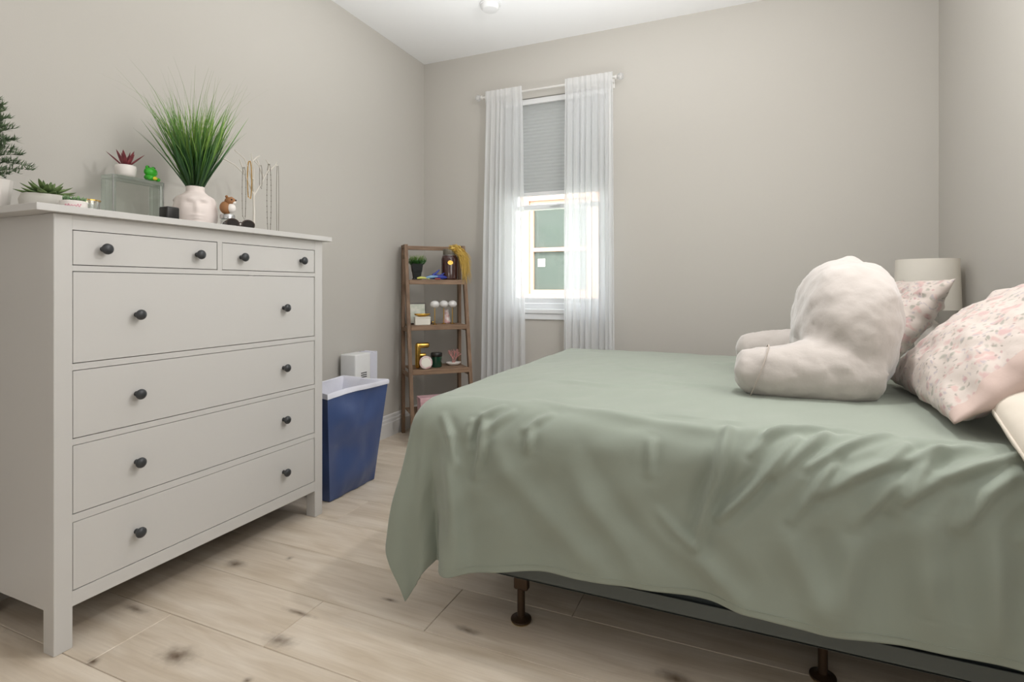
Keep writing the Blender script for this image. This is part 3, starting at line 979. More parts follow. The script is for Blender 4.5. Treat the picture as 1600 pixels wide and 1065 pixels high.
def make_duvet():
    ps = list(np.concatenate([np.linspace(X0 - DF, X0, 74, endpoint=False), np.linspace(X0, X1, 236)]))
    ts = list(np.linspace(-1, 0, 116, endpoint=False))
    qs_top = list(np.linspace(Y0, Y1, 118, endpoint=False))
    qs_far = list(np.linspace(0, 0.40, 34))
    NP, NQ = len(ps), len(ts) + len(qs_top) + len(qs_far)
    P = np.zeros((NQ, NP, 3)); SR = np.zeros((NQ, NP)); SP = np.zeros((NQ, NP)); PH = np.zeros((NQ, NP))
    for j in range(NQ):
        for i, p in enumerate(ps):
            if j < len(ts):
                q = Y0 + ts[j] * Dn(p)
            elif j < len(ts) + len(qs_top):
                q = qs_top[j - len(ts)]
            else:
                q = Y1 + qs_far[j - len(ts) - len(qs_top)]
            v, r, ph = duvet_pt(p, q)
            P[j, i] = v
            SP[j, i] = p
            SR[j, i] = Y0 - q
            PH[j, i] = ph
    # normals by finite difference
    du = np.gradient(P, axis=1); dv = np.gradient(P, axis=0)
    Nn = np.cross(du, dv)
    Nn /= np.linalg.norm(Nn, axis=2, keepdims=True) + 1e-12
    D = np.zeros((NQ, NP))
    for pl, w, amp in RIDGES:
        w = w * 0.85
        best = np.full((NQ, NP), 9.0); side = np.zeros((NQ, NP)); tt = np.zeros((NQ, NP))
        n = len(pl) - 1
        for k in range(n):
            ax, ay = pl[k]; bx, by = pl[k + 1]
            ex, ey = bx - ax, by - ay
            L2 = ex * ex + ey * ey
            t = np.clip(((SP - ax) * ex + (SR - ay) * ey) / L2, 0, 1)
            ddx, ddy = SP - (ax + t * ex), SR - (ay + t * ey)
            d = np.hypot(ddx, ddy)
            sd_ = np.sign(ex * ddy - ey * ddx)
            m_ = d < best
            best = np.where(m_, d, best); side = np.where(m_, sd_, side); tt = np.where(m_, (k + t) / n, tt)
        taper = 0.35 + 0.65 * np.sin(np.clip(tt, 0, 1) * PI) ** 0.7
        sdist = best * side
        prof = np.exp(-(sdist / w) ** 2) - 0.38 * np.exp(-((sdist - 2.1 * w) / (1.3 * w)) ** 2) - 0.38 * np.exp(-((sdist + 2.1 * w) / (1.3 * w)) ** 2)
        D += 1.55 * amp * taper * prof * np.exp(-np.clip(best - w * 3, 0, 9) * 30)
    vs = []
    for j in range(NQ):
        for i in range(NP):
            a, b = SP[j, i], SR[j, i]
            n1 = noise.noise(Vector((a * 5, b * 5, 3.1))) * 0.0045
            n2 = noise.noise(Vector((a * 14 + b * 6, b * 9, 7.7))) * 0.0026
            n3 = noise.noise(Vector((a * 7 + b * 12, b * 3 - a * 2, 1.3))) * (0.007 if b > 0 else 0.002)
            D[j, i] += n1 + n2 + n3
    sgn = 1 if Nn[len(ts) + 20, NP // 2, 2] > 0 else -1
    P = P + Nn * D[..., None] * sgn
    org = Vector((0.0, 2.34, 0.70))
    vs = [(P[j, i, 0] - org.x, P[j, i, 1] - org.y, P[j, i, 2] - org.z) for j in range(NQ) for i in range(NP)]
    fs = []
    for j in range(NQ - 1):
        for i in range(NP - 1):
            a = j * NP + i
            f = (a, a + 1, a + NP + 1, a + NP)
            fs.append(f if sgn > 0 else f[::-1])
    me = bpy.data.meshes.new('duvet')
    me.from_pydata(vs, [], fs)
    me.materials.append(M['duvet'])
    for p in me.polygons:
        p.use_smooth = True
    o = bpy.data.objects.new('duvet', me)
    COL.objects.link(o)
    o.location = org
    md = o.modifiers.new('thickness', 'SOLIDIFY')
    md.thickness = 0.008
    md.offset = -1
    tag(o, 'sage green duvet draped over the bed, hanging down its near side', 'duvet')
    # stitched hem line
    hm = MB()
    pts = []
    for i in range(74, NP, 3):
        v = P[4, i] + Nn[4, i] * sgn * 0.0004
        pts.append((v[0] - org.x, v[1] - org.y, v[2] - org.z))
    hm.tube(pts, 0.0009, 5)
    hm.build('hem_stitching', M['duvet'], o, True)
    return o


make_duvet()


# pillows ------------------------------------------------------------
def pillow(name, label, center, ux, uy, w, h, t, m, cat='pillow', seed=1, group=None, wr=0.006, hem=None, seamed=False, exp=2.2, pinch=0.07):
    """w along ux, h along uy, puffed along their normal"""
    ux = Vector(ux).normalized()
    uy = Vector(uy); uy = (uy - ux * uy.dot(ux)).normalized()
    uz = ux.cross(uy)
    mx = Matrix((ux, uy, uz)).transposed()
    n = 56
    rnd = random.Random(seed)
    b = MB()
    grid = {}
    for side in (1, -1):
        for j in range(n + 1):
            for i in range(n + 1):
                u, v = -1 + 2 * i / n, -1 + 2 * j / n
                edge = i in (0, n) or j in (0, n)
                if edge and side == -1:
                    grid[(side, i, j)] = grid[(1, i, j)]
                    continue
                us = math.sin(u * PI / 2) * 0.35 + u * 0.65
                vs_ = math.sin(v * PI / 2) * 0.35 + v * 0.65
                x = us * w / 2 * (1 - pinch * (1 - abs(us) ** 2) * 0 - pinch * (1 - vs_ ** 2) * abs(us) ** 3)
                y = vs_ * h / 2 * (1 - pinch * (1 - us ** 2) * abs(vs_) ** 3)
                th = ((1 - abs(us) ** exp) * (1 - abs(vs_) ** exp)) ** 0.55
                z = side * t / 2 * th
                q = Vector((us * 3 + seed, vs_ * 3, side * 2.0))
                crn = abs(us * vs_)
                wob = wr * noise.noise(q * 1.3) + wr * 0.5 * noise.noise(q * 3.1)
                ang = math.atan2(vs_, us)
                wob += wr * 0.9 * crn * math.sin(ang * 17 + seed) * (0 if edge else 1)
                z += side * wob * min(1, th * 3)
                x += wr * 0.8 * noise.noise(Vector((vs_ * 4, seed, side))) * abs(us)
                y += wr * 0.8 * noise.noise(Vector((us * 4, seed + 5, side))) * abs(vs_)
                grid[(side, i, j)] = b.b.verts.new((x, y, z))
        for j in range(n):
            for i in range(n):
                q4 = [grid[(side, i, j)], grid[(side, i + 1, j)], grid[(side, i + 1, j + 1)], grid[(side, i, j + 1)]]
                f = b.b.faces.new(q4 if side > 0 else q4[::-1])
                if hem and i >= int(n * hem):
                    f.material_index = 1
    o = b.build(name, m, None, 'full')
    o.matrix_world = Matrix.Translation(center) @ mx.to_4x4()
    tag(o, label, cat, group)
    if seamed:
        pts = []
        for (i, j) in [(i, 0) for i in range(n)] + [(n, j) for j in range(n)] + [(n - i, n) for i in range(n)] + [(0, n - j) for j in range(n + 1)]:
            pass
    return o


p1 = pillow('floral_pillow', 'large floral pillow with plain pink hem nearest the camera, leaning on the wall', (0.672, 1.965, 0.915), (-0.02, -1, 0.0), (0.42, 0.0, 0.36), 0.70, 0.52, 0.20,
            [M['floral'], M['pinkhem']], seed=4, hem=0.94, pinch=0.03, group='floral pillows at the bed head', wr=0.012)
p2 = pillow('floral_pillow', 'floral pillow at the far side, behind the white backrest pillow', (0.59, 2.80, 0.930), (0.05, -1, 0.0), (0.26, 0.05, 0.38), 0.60, 0.44, 0.17,
            [M['floral'], M['pinkhem']], seed=9, group='floral pillows at the bed head', wr=0.012, pinch=0.12)
p3 = pillow('cream_cushion', 'plain cream cushion at the near bed edge, cut off by the right frame edge', (0.765, 1.55, 0.735), (1, 0.06, 0.0), (-0.05, 1, 0.52), 0.43, 0.34, 0.16,
            M['cream'], 'cushion', seed=2, wr=0.002, exp=3, pinch=0.0)
ph_ = MB()
pts = []
for k in range(49):
    a = 2 * PI * k / 48
    c_, s_ = math.cos(a), math.sin(a)
    pts.append((0.215 * (abs(c_) ** 0.35) * (1 if c_ > 0 else -1), 0.17 * (abs(s_) ** 0.35) * (1 if s_ > 0 else -1), 0))
ph_.tube(pts, 0.004, 8)
ph_.build('piping', M['cream'], p3, True)


def backrest():
    cx, cy, cz = 0.16, 2.2, 0.716
    b = MB()
    # body: full, a little leaning back
    N1, N2 = 40, 24
    vs = []
    rot = Matrix.Rotation(R_(6), 3, 'Y')
    for j in range(1, N2):
        th = PI * j / N2
        ring = []
        for i in range(N1):
            a = 2 * PI * i / N1
            f = lambda c, e: math.copysign(abs(c) ** e, c)
            wz = math.cos(th)
            wid = 1.0 - 0.10 * max(0, wz) - 0.04 * max(0, -wz)
            p = Vector((0.158 * f(math.sin(th), 0.66) * f(math.cos(a), 0.85), 0.30 * wid * f(math.sin(th), 0.58) * f(math.sin(a), 0.85), 0.232 * f(wz, 0.85)))
            p = rot @ p + Vector((0.318 - cx, 0, 0.936 - cz))
            ring.append(b.b.verts.new(p))
        vs.append(ring)
    top = b.b.verts.new(rot @ Vector((0, 0, 0.232)) + Vector((0.318 - cx, 0, 0.936 - cz)))
    bot = b.b.verts.new(rot @ Vector((0, 0, -0.232)) + Vector((0.318 - cx, 0, 0.936 - cz)))
    for r0, r1 in zip(vs, vs[1:]):
        for i in range(N1):
            b.b.faces.new((r0[i], r0[(i + 1) % N1], r1[(i + 1) % N1], r1[i]))
    for i in range(N1):
        b.b.faces.new((top, vs[0][(i + 1) % N1], vs[0][i]))
        b.b.faces.new((bot, vs[-1][i], vs[-1][(i + 1) % N1]))
    # arms
    for (pts, rd) in (([(0.36, 2.02, 0.815), (0.26, 1.975, 0.812), (0.15, 1.95, 0.806), (0.06, 1.94, 0.802), (0.0, 1.94, 0.797), (-0.030, 1.94, 0.792)], [0.105, 0.105, 0.092, 0.086, 0.074, 0.035]),
                      ([(0.36, 2.42, 0.82), (0.26, 2.46, 0.815), (0.15, 2.49, 0.810), (0.06, 2.50, 0.806), (0.0, 2.50, 0.80), (-0.028, 2.50, 0.796)], [0.10, 0.10, 0.092, 0.086, 0.074, 0.035])):
        b.tube([(p[0] - cx, p[1] - cy, p[2] - cz) for p in pts], rd, 20)
    # little fabric handle at the top
    b.ball((0.345 - cx, 0.02, 1.165 - cz), 0.035, (1.0, 1.3, 0.8))
    o = b.build('backrest_pillow', M['plush'], None, True, (cx, cy, cz))
    md = o.modifiers.new('remesh', 'REMESH'); md.mode = 'VOXEL'; md.voxel_size = 0.011; md.use_smooth_shade = True
    md = o.modifiers.new('smooth', 'SMOOTH'); md.factor = 0.7; md.iterations = 9
    tx = bpy.data.textures.new('folds', 'CLOUDS'); tx.noise_scale = 0.075; tx.noise_depth = 4
    md = o.modifiers.new('folds', 'DISPLACE'); md.texture = tx; md.strength = 0.022; md.mid_level = 0.5
    tag(o, 'white plush backrest pillow with two arms sitting on the green duvet', 'pillow')
    # stitched seams round the near arm end and down the body
    sm = MB()
    pts = []
    for k in range(21):
        a = R_(-60 + 200 * k / 20)
        pts.append((0.045 - cx + 0.030 * math.sin(a), 1.94 - cy - 0.088 * math.cos(a), 0.803 - cz + 0.086 * math.sin(a)))
    sm.tube(pts, 0.0022, 6)
    sm.build('arm_seam', M['seam'], o, True)
    return o


backrest()

# nightstand and lamp beyond the bed
ns = thing('nightstand', 'small white nightstand hidden behind the bed, carrying the lamp', 'nightstand', (0.78, 3.42, 0))
MB().box(-0.20, 0.20, -0.20, 0.20, 0.70, 0.725, 0.003).build('top', M['dresser'], ns)
MB().box(-0.185, 0.185, -0.175, 0.19, 0.38, 0.70).build('body', M['dresser'], ns)
d_ = MB().box(-0.165, 0.165, -0.192, -0.175, 0.50, 0.68, 0.002).build('drawer', M['dresser'], ns)
MB().ball((0, -0.205, 0.59), 0.013).build('knob', M['knob'], d_, True)
for a in (-0.165, 0.165):
    for b in (-0.155, 0.17):
        MB().box(a - 0.018, a + 0.018, b - 0.018, b + 0.018, 0, 0.38, 0.002).build('leg', M['dresser'], ns)
lm = thing('table_lamp', 'table lamp with white drum shade in the corner beyond the pillows', 'lamp', (0.842, 3.30, 0.7255))
MB().lathe([(0, 0), (0.065, 0), (0.065, 0.012), (0.045, 0.03), (0.055, 0.10), (0.05, 0.17), (0.015, 0.20), (0.008, 0.21), (0.008, 0.27), (0, 0.27)], n=28).build('base', M['potwhite'], lm, True)
MB().lathe([(0.138, 0.24), (0.130, 0.490), (0.1285, 0.490), (0.1365, 0.24), (0.138, 0.24)], n=48).build('lamp_shade', M['shade'], lm, True)
MB().tube([(-0.128, 0, 0.44), (0.128, 0, 0.44)], 0.0025, 6).tube([(0, -0.128, 0.44), (0, 0.128, 0.44)], 0.0025, 6).tube([(0, 0, 0.27), (0, 0, 0.44)], 0.004, 6).build('shade_carrier', M['gold'], lm)

# ------------------------------------------------------------------ laundry hamper
hp = thing('laundry_hamper', 'navy blue fabric laundry hamper between the chest and ladder shelf', 'hamper', (-2.05, 2.30, 0))


def hamper_ring(z, bulge=0.0, inset=0.0, n=18, hx0=-0.155, hx1=0.15):
    t = z / 0.55
    y0, y1 = -0.185 - 0.040 * t, 0.165 + 0.105 * t
    x0, x1 = hx0 + 0.0, hx1 + 0.02 * t
    x0 += inset; x1 -= inset; y0 += inset; y1 -= inset
    pts = []
    cs_ = [(x1, y0), (x1, y1), (x0, y1), (x0, y0)]
    for k in range(4):
        a, b = cs_[k], cs_[(k + 1) % 4]
        nx, ny = ((1, 0), (0, 1), (-1, 0), (0, -1))[k]
        for i in range(n):
            s_ = i / n
            f = math.sin(PI * s_)
            wv = bulge * f
            nn = (noise.noise(Vector((a[0] * 3 + s_ * 2.2 + k * 3, z * 6, 2.0))) + 0.15 * noise.noise(Vector((s_ * 6 + z * 5, z * 12 - s_ * 4, 4.0)))) * 0.034 * f ** 0.5
            if inset > 0.012:
                nn *= 0.4
            pts.append((a[0] + (b[0] - a[0]) * s_ + nx * (wv + nn), a[1] + (b[1] - a[1]) * s_ + ny * (wv + nn), z))
    return pts


def ringskin(rings, cap=True):
    b = MB()
    vr = [[b.b.verts.new(p) for p in r] for r in rings]
    n = len(vr[0])
    for r0, r1 in zip(vr, vr[1:]):
        for i in range(n):
            b.b.faces.new((r0[i], r0[(i + 1) % n], r1[(i + 1) % n], r1[i]))
    if cap:
        b.b.faces.new(vr[0][::-1])
    return b


rs = []
for k in range(25):
    z = 0.004 + 0.526 * k / 24
    bl_ = 0.006 * math.sin(PI * (k / 24)) - 0.022 * smooth01((k / 24 - 0.75) / 0.25)
    rs.append(hamper_ring(z, bl_))
body = ringskin(rs).build('fabric_body', M['navy'], hp, True)
rs = [hamper_ring(0.522, -0.020, -0.005), hamper_ring(0.540, -0.022, -0.005), hamper_ring(0.548, -0.022, 0.0), hamper_ring(0.545, -0.022, 0.009)]
for k in range(8):
    rs.append(hamper_ring(0.53 - 0.035 * k, -0.02, 0.014 + 0.006 * k))
ringskin(rs, False).build('white_liner', M['liner'], hp, True)
MB().ball((-0.01, 0.02, 0.34), 0.13, (1.0, 1.35, 0.75)).ball((0.04, -0.08, 0.36), 0.07, (1, 1, 1)).build('laundry', M['clothes'], hp, True)

# white tower behind the hamper
wt = thing('white_air_purifier', 'white upright plastic unit with dark slots, standing behind the navy hamper', 'appliance', (-2.262, 2.80, 0))
MB().box(-0.068, 0.05, -0.115, 0.035, 0.0, 0.655, 0.008, 3).build('housing', M['whiteplastic'], wt, True)
for k in range(3):
    MB().box(0.0495, 0.0512, -0.06, -0.005, 0.505 + 0.013 * k, 0.511 + 0.013 * k).build('slot', M['slot'], wt)
m_ = MB()
for k in range(7):
    m_.box(-0.060, 0.042, 0.036 + 0.012 * k, 0.045 + 0.012 * k, 0.0, 0.655 - 0.004 * (k % 3), 0.003, 1)
m_.build('pleated_filter', M['liner'], wt)

# ------------------------------------------------------------------ ladder shelf (diagonal in the corner)
LS = thing('ladder_shelf', 'wooden ladder shelf with four shelves standing in the corner by the window', 'shelf', (-2.165, 3.50, 0), R_(45))
HT, HW = 1.385, 0.215


def fy(z):
    return -0.10 - 0.27 * (1.385 - z) / 1.385


for sx in (-1, 1):
    MB().box(sx * HW - 0.012, sx * HW + 0.012, -0.018, 0.018, 0, HT - 0.005, 0.002, 1).build('rear_post', M['wood'], LS)
    b = MB()
    x0, x1 = sx * (HW - 0.004) - 0.011, sx * (HW - 0.004) + 0.011
    x0, x1 = (x0 - sx * 0.022, x1 - sx * 0.022)
    x0, x1 = sx * HW - 0.012 , sx * HW + 0.012
    vs = [b.b.verts.new(p) for p in ((x0, fy(0) - 0.018, 0), (x1, fy(0) - 0.018, 0), (x1, fy(0) + 0.018, 0), (x0, fy(0) + 0.018, 0),
                                     (x0, fy(HT) - 0.018, HT), (x1, fy(HT) - 0.018, HT), (x1, fy(HT) + 0.018, HT), (x0, fy(HT) + 0.018, HT))]
    for f in ((0, 1, 2, 3), (4, 5, 6, 7), (0, 1, 5, 4), (1, 2, 6, 5), (2, 3, 7, 6), (3, 0, 4, 7)):
        b.b.faces.new([vs[i] for i in f])
    b.build('front_post', M['wood'], LS)
    for z in (1.30, 0.77, 0.455):
        MB().box(sx * HW - 0.007, sx * HW + 0.007, fy(z) + 0.018, -0.0185, z - 0.012, z + 0.012).build('side_stay', M['wood'], LS)
    MB().box(sx * HW - 0.012, sx * HW + 0.012, fy(HT) + 0.018, 0.018, HT - 0.022, HT).build('top_stay', M['wood'], LS)
MB().box(-HW + 0.012, HW - 0.012, -0.014, 0.006, HT - 0.032, HT - 0.002, 0.002, 1).build('top_rail', M['woodx'], LS)
SH = [1.130, 0.805, 0.500, 0.190]
for z in SH:
    f = fy(z)
    s_ = MB().box(-HW + 0.0125, HW - 0.0125, f - 0.026, f - 0.004, z - 0.034, z, 0.002, 1).build('shelf', M['woodx'], LS)
    n = 2 if z > 1 else 3
    a, b_ = f - 0.003, -0.0185
    for k in range(n):
        w_ = (b_ - a) / n
        MB().box(-HW + 0.0125, HW - 0.0125, a + k * w_ + 0.001, a + (k + 1) * w_ - 0.001, z - 0.014, z - 0.001, 0.001, 1).build('slat', M['woodx'], s_)
LSM = Matrix.Translation((-2.165, 3.50, 0)) @ Matrix.Rotation(R_(45), 4, 'Z')


def on_shelf(lx, ly, k, dz=0.0006):
    v = LSM @ Vector((lx, ly, 0))
    return (v.x, v.y, SH[k] + dz)


# ------------------------------------------------------------------ plants helpers
def grass_blades(n, r0, hmin, hmax, spread, wid, z0=0.0, seg=7, seed=1, droop=0.3, center=(0, 0), bias=(0, 0)):
    rnd = random.Random(seed)
    b = MB()
    for k in range(n):
        a = rnd.uniform(0, 2 * PI)
        rr = r0 * math.sqrt(rnd.random())
        sp_ = spread * rnd.random() ** 0.7
        h = hmin + (hmax - hmin) * rnd.random() ** 0.8
        dx, dy = math.cos(a), math.sin(a)
        x0, y0 = center[0] + rr * dx, center[1] + rr * dy
        pts = []
        curl = rnd.uniform(-0.4, 1) * droop
        w2 = rnd.uniform(-0.03, 0.03)
        for i in range(seg + 1):
            t = i / seg
            out = sp_ * (t ** 1.25) + curl * sp_ * t ** 4
            z = z0 + h * (t - 0.16 * abs(curl) * t ** 4)
            pts.append((x0 + dx * out + w2 * math.sin(t * 3) + bias[0] * t, y0 + dy * out + w2 * t * 0.7 + bias[1] * t, z))
        b.strip(pts, wid * rnd.uniform(0.6, 1.2))
    return b


def leafmesh(l, w, t, curve=0.2, tip=1.0):
    """fleshy leaf pointing along +x, tip curling up"""
    b = MB()
    n, m = 9, 8
    rings = []
    for i in range(n + 1):
        s_ = i / n
        rad = math.sin(PI * min(1, s_ * 0.93 + 0.07)) ** 0.75 * (1 - 0.35 * s_ * tip) + 0.02
        if i == n:
            rad = 0.02
        ring = [b.b.verts.new((l * s_, w / 2 * rad * math.cos(2 * PI * k / m), t / 2 * rad * math.sin(2 * PI * k / m) + curve * l * s_ ** 2)) for k in range(m)]
        rings.append(ring)
    for r0, r1 in zip(rings, rings[1:]):
        for k in range(m):
            b.b.faces.new((r0[k], r0[(k + 1) % m], r1[(k + 1) % m], r1[k]))
    b.b.faces.new(rings[0][::-1]); b.b.faces.new(rings[-1])
    return b


def rosette(parent, m, l, w, t, layers, z0, curve=0.25, sx=1.0, sy=1.0):
    first = None
    for (n, elev, sc, dz, ph) in layers:
        for k in range(n):
            a = 2 * PI * k / n + ph
            if first is None:
                first = leafmesh(l, w, t, curve).build('leaf', m, parent, 'full')
                o = first
            else:
                o = copy_part(first, parent)
            o.rotation_euler = (0, -R_(elev), a)
            o.scale = (sc * (sx * abs(math.cos(a)) + sy * abs(math.sin(a))), sc, sc)
            o.location = (0.004 * math.cos(a), 0.004 * math.sin(a), z0 + dz)


# ------------------------------------------------------------------ things on the chest
TZ = TOPZ
# 1 conifer
pt = thing('potted_conifer', 'small artificial conifer in a white pot at the left end of the chest', 'plant', (-2.205, 0.930, TZ))
MB().lathe([(0, 0), (0.034, 0), (0.047, 0.105), (0.044, 0.105), (0.040, 0.092), (0, 0.092)], n=12).build('pot', M['potwhite'], pt)
MB().lathe([(0, 0.088), (0.040, 0.096), (0, 0.100)], n=16).build('soil', M['soil'], pt)
MB().tube([(0, 0, 0.09), (0.004, 0, 0.22), (0, 0, 0.36)], [0.006, 0.004, 0.002], 6).build('trunk', M['stem'], pt, True)
rnd = random.Random(11)
b = MB()
for k in range(74):
    z = 0.115 + 0.25 * (k / 74) ** 0.9
    t = (z - 0.10) / 0.27
    L = (0.092 * (1 - t) ** 0.75 + 0.010) * rnd.uniform(0.75, 1.15)
    a = k * 2.4
    el = R_(10 + 40 * t + rnd.uniform(-12, 12))
    d = Vector((math.cos(a) * math.cos(el), math.sin(a) * math.cos(el), math.sin(el)))
    o = Vector((0, 0, z))
    pts = [o + d * L * s_ - Vector((0, 0, 0.25 * L * s_ ** 2)) for s_ in (0, .25, .5, .75, 1)]
    b.strip(pts, 0.003)
    for q in range(int(44 * L / 0.09) + 9):
        s_ = rnd.uniform(0.12, 1)
        c = o + d * L * s_ - Vector((0, 0, 0.25 * L * s_ ** 2))
        e = Vector((rnd.uniform(-1, 1), rnd.uniform(-1, 1), rnd.uniform(-0.3, 1))).normalized()
        e = (e + d * 1.1).normalized()
        b.strip([c, c + e * 0.010, c + e * 0.021], 0.0038)
f = b.build('needles', M['pine'], pt)
f['kind'] = 'stuff'

# 2 succulent in oval stoneware bowl
pt = thing('potted_succulent', 'dark green succulent in a wide grey oval bowl beside the conifer', 'plant', (-2.08, 1.012, TZ))
MB().lathe([(0, 0), (0.058, 0), (0.070, 0.012), (0.073, 0.040), (0.066, 0.058), (0.060, 0.060), (0.058, 0.050), (0, 0.050)], n=36, sx=0.75, sy=1.0).build('bowl', M['potgrey'], pt, 'full')
MB().lathe([(0, 0.052), (0.058, 0.051), (0.0, 0.060)], n=20, sx=0.75).build('gravel', M['soil'], pt)
rosette(pt, M['succ'], 0.050, 0.026, 0.010, [(9, 4, 1.15, 0.058, 0), (8, 20, 1.0, 0.062, 0.35), (6, 40, 0.8, 0.066, 0.1), (4, 66, 0.55, 0.07, 0.5)], 0.0, 0.15, 0.8, 1.15)

# 3 small white dish with pale succulents and pink scribble
pt = thing('succulent_dish', 'little round white dish of pale succulents with pink scribble on its side', 'plant', (-1.955, 1.022, TZ))
MB().lathe([(0, 0), (0.033, 0), (0.036, 0.005), (0.036, 0.031), (0.032, 0.034), (0.030, 0.028), (0, 0.028)], n=32).build('dish', M['potwhite'], pt, True)
pts = []
for k in range(60):
    t = k / 59
    a = R_(-62 + 66 * t)
    pts.append((0.0364 * math.cos(a), 0.0364 * math.sin(a), 0.016 + 0.0055 * math.sin(t * 34) * (0.6 + 0.4 * math.sin(t * 9)) + 0.002 * t))
MB().tube(pts, 0.0009, 5).build('pink_lettering', M['pink'], pt)
rr = random.Random(5)
first = None
for k in range(34):
    a, q = rr.uniform(0, 2 * PI), 0.028 * math.sqrt(rr.random())
    loc = (q * math.cos(a), q * math.sin(a), 0.030 + 0.004 * rr.random())
    if first is None:
        first = leafmesh(0.018, 0.008, 0.005, 0.2).build('leaf', M['succ2'], pt, 'full', loc)
        o = first
    else:
        o = copy_part(first, pt, loc)
    o.rotation_euler = (0, -R_(rr.uniform(25, 80)), a + rr.uniform(-.6, .6))

# 4 glass candle holder with gold rim
pt = thing('glass_candle_holder', 'clear glass candle holder with a gold rim left of the glass block', 'candle holder', (-2.09, 1.140, TZ))
MB().lathe([(0, 0), (0.030, 0), (0.032, 0.004), (0.032, 0.060), (0.030, 0.060), (0.030, 0.006), (0, 0.006)], n=32).build('glass', M['glass'], pt, True)
MB().lathe([(0.0305, 0.0595), (0.0335, 0.0595), (0.0335, 0.0635), (0.0305, 0.0635), (0.0305, 0.0595)], n=32).build('gold_rim', M['gold'], pt)
MB().lathe([(0, 0.0065), (0.029, 0.0065), (0.029, 0.030), (0, 0.030)], n=24).build('candle', M['wax'], pt, True)

# 5 glass block
gb = thing('glass_block', 'clear square glass block standing upright, carrying the frog', 'glass block', (-2.215, 1.365, TZ))
gx, gy, gz = 0.036, 0.098, 0.189
rim = MB()
for (a, b_, c, d) in ((-gy, gy, 0, 0.014), (-gy, gy, gz - 0.014, gz)):
    rim.box(-gx, gx, a, b_, c, d, 0.003)
for (a, b_) in ((-gy, -gy + 0.014), (gy - 0.014, gy)):
    rim.box(-gx, gx, a, b_, 0.0142, gz - 0.0142, 0.003)
rim.build('rim', M['glassrim'], gb)
for sx in (-1, 1):
    MB().box(min(sx * gx, sx * (gx - 0.007)), max(sx * gx, sx * (gx - 0.007)), -gy + 0.0145, gy - 0.0145, 0.0145, gz - 0.0145, 0.002).build('glass_face', M['glassg'], gb)
for sy in (-1, 1):
    MB().tube([(gx, sy * (gy - 0.002), 0.003), (gx, sy * (gy - 0.002), gz - 0.003)], 0.0022, 6).build('edge_bead', M['silver'], gb, True)

# 6 red succulent in white cup
pt = thing('red_succulent', 'dark red spiky succulent in a white cup on top of the glass block', 'plant', (-2.215, 1.336, TZ + 0.1895))
MB().lathe([(0, 0), (0.026, 0), (0.033, 0.010), (0.036, 0.034), (0.034, 0.045), (0.031, 0.045), (0.032, 0.034), (0, 0.034)], n=28).build('cup', M['potwhite'], pt, 'full')
rosette(pt, M['redleaf'], 0.058, 0.019, 0.007, [(4, 46, 1.0, 0.0, 0.9), (4, 62, 1.05, 0.0, 0.2), (2, 80, 0.8, 0.0, 0.5)], 0.038, -0.05)

# 7 frog
fg = thing('frog_figurine', 'small bright green toy frog sitting on top of the glass block', 'figurine', (-2.205, 1.425, TZ + 0.1895), R_(10))
b = MB().ball((0, 0, 0.014), 0.020, (0.95, 1.25, 0.72)).ball((0.002, 0, 0.036), 0.024, (0.85, 1.12, 0.80))
b.ball((0.0, -0.013, 0.053), 0.008).ball((0.0, 0.013, 0.053), 0.008)
b.build('body', M['frog'], fg, 'full')
for sy in (-1, 1):
    MB().ball((0.014, sy * 0.021, 0.008), 0.0085, (1.4, 0.8, 0.9)).build('foot', M['frog'], fg, 'full')
    MB().ball((0.0065, sy * 0.014, 0.0545), 0.0028).build('eye', M['darkbrown'], fg, 'full')
MB().ball((0.0145, 0.006, 0.012), 0.0095, (0.75, 1.3, 0.8)).build('belly', M['yellow'], fg, 'full')

# 8 black box
bb = thing('black_trinket_box', 'small black cube and flat black base beside the grass vase', 'box', (-1.985, 1.352, TZ))
MB().box(-0.030, 0.040, -0.032, 0.060, 0, 0.012, 0.003).build('base', M['blackplastic'], bb)
MB().box(-0.024, 0.024, -0.024, 0.026, 0.0125, 0.062, 0.006, 3).build('cube', M['blackplastic'], bb, True)


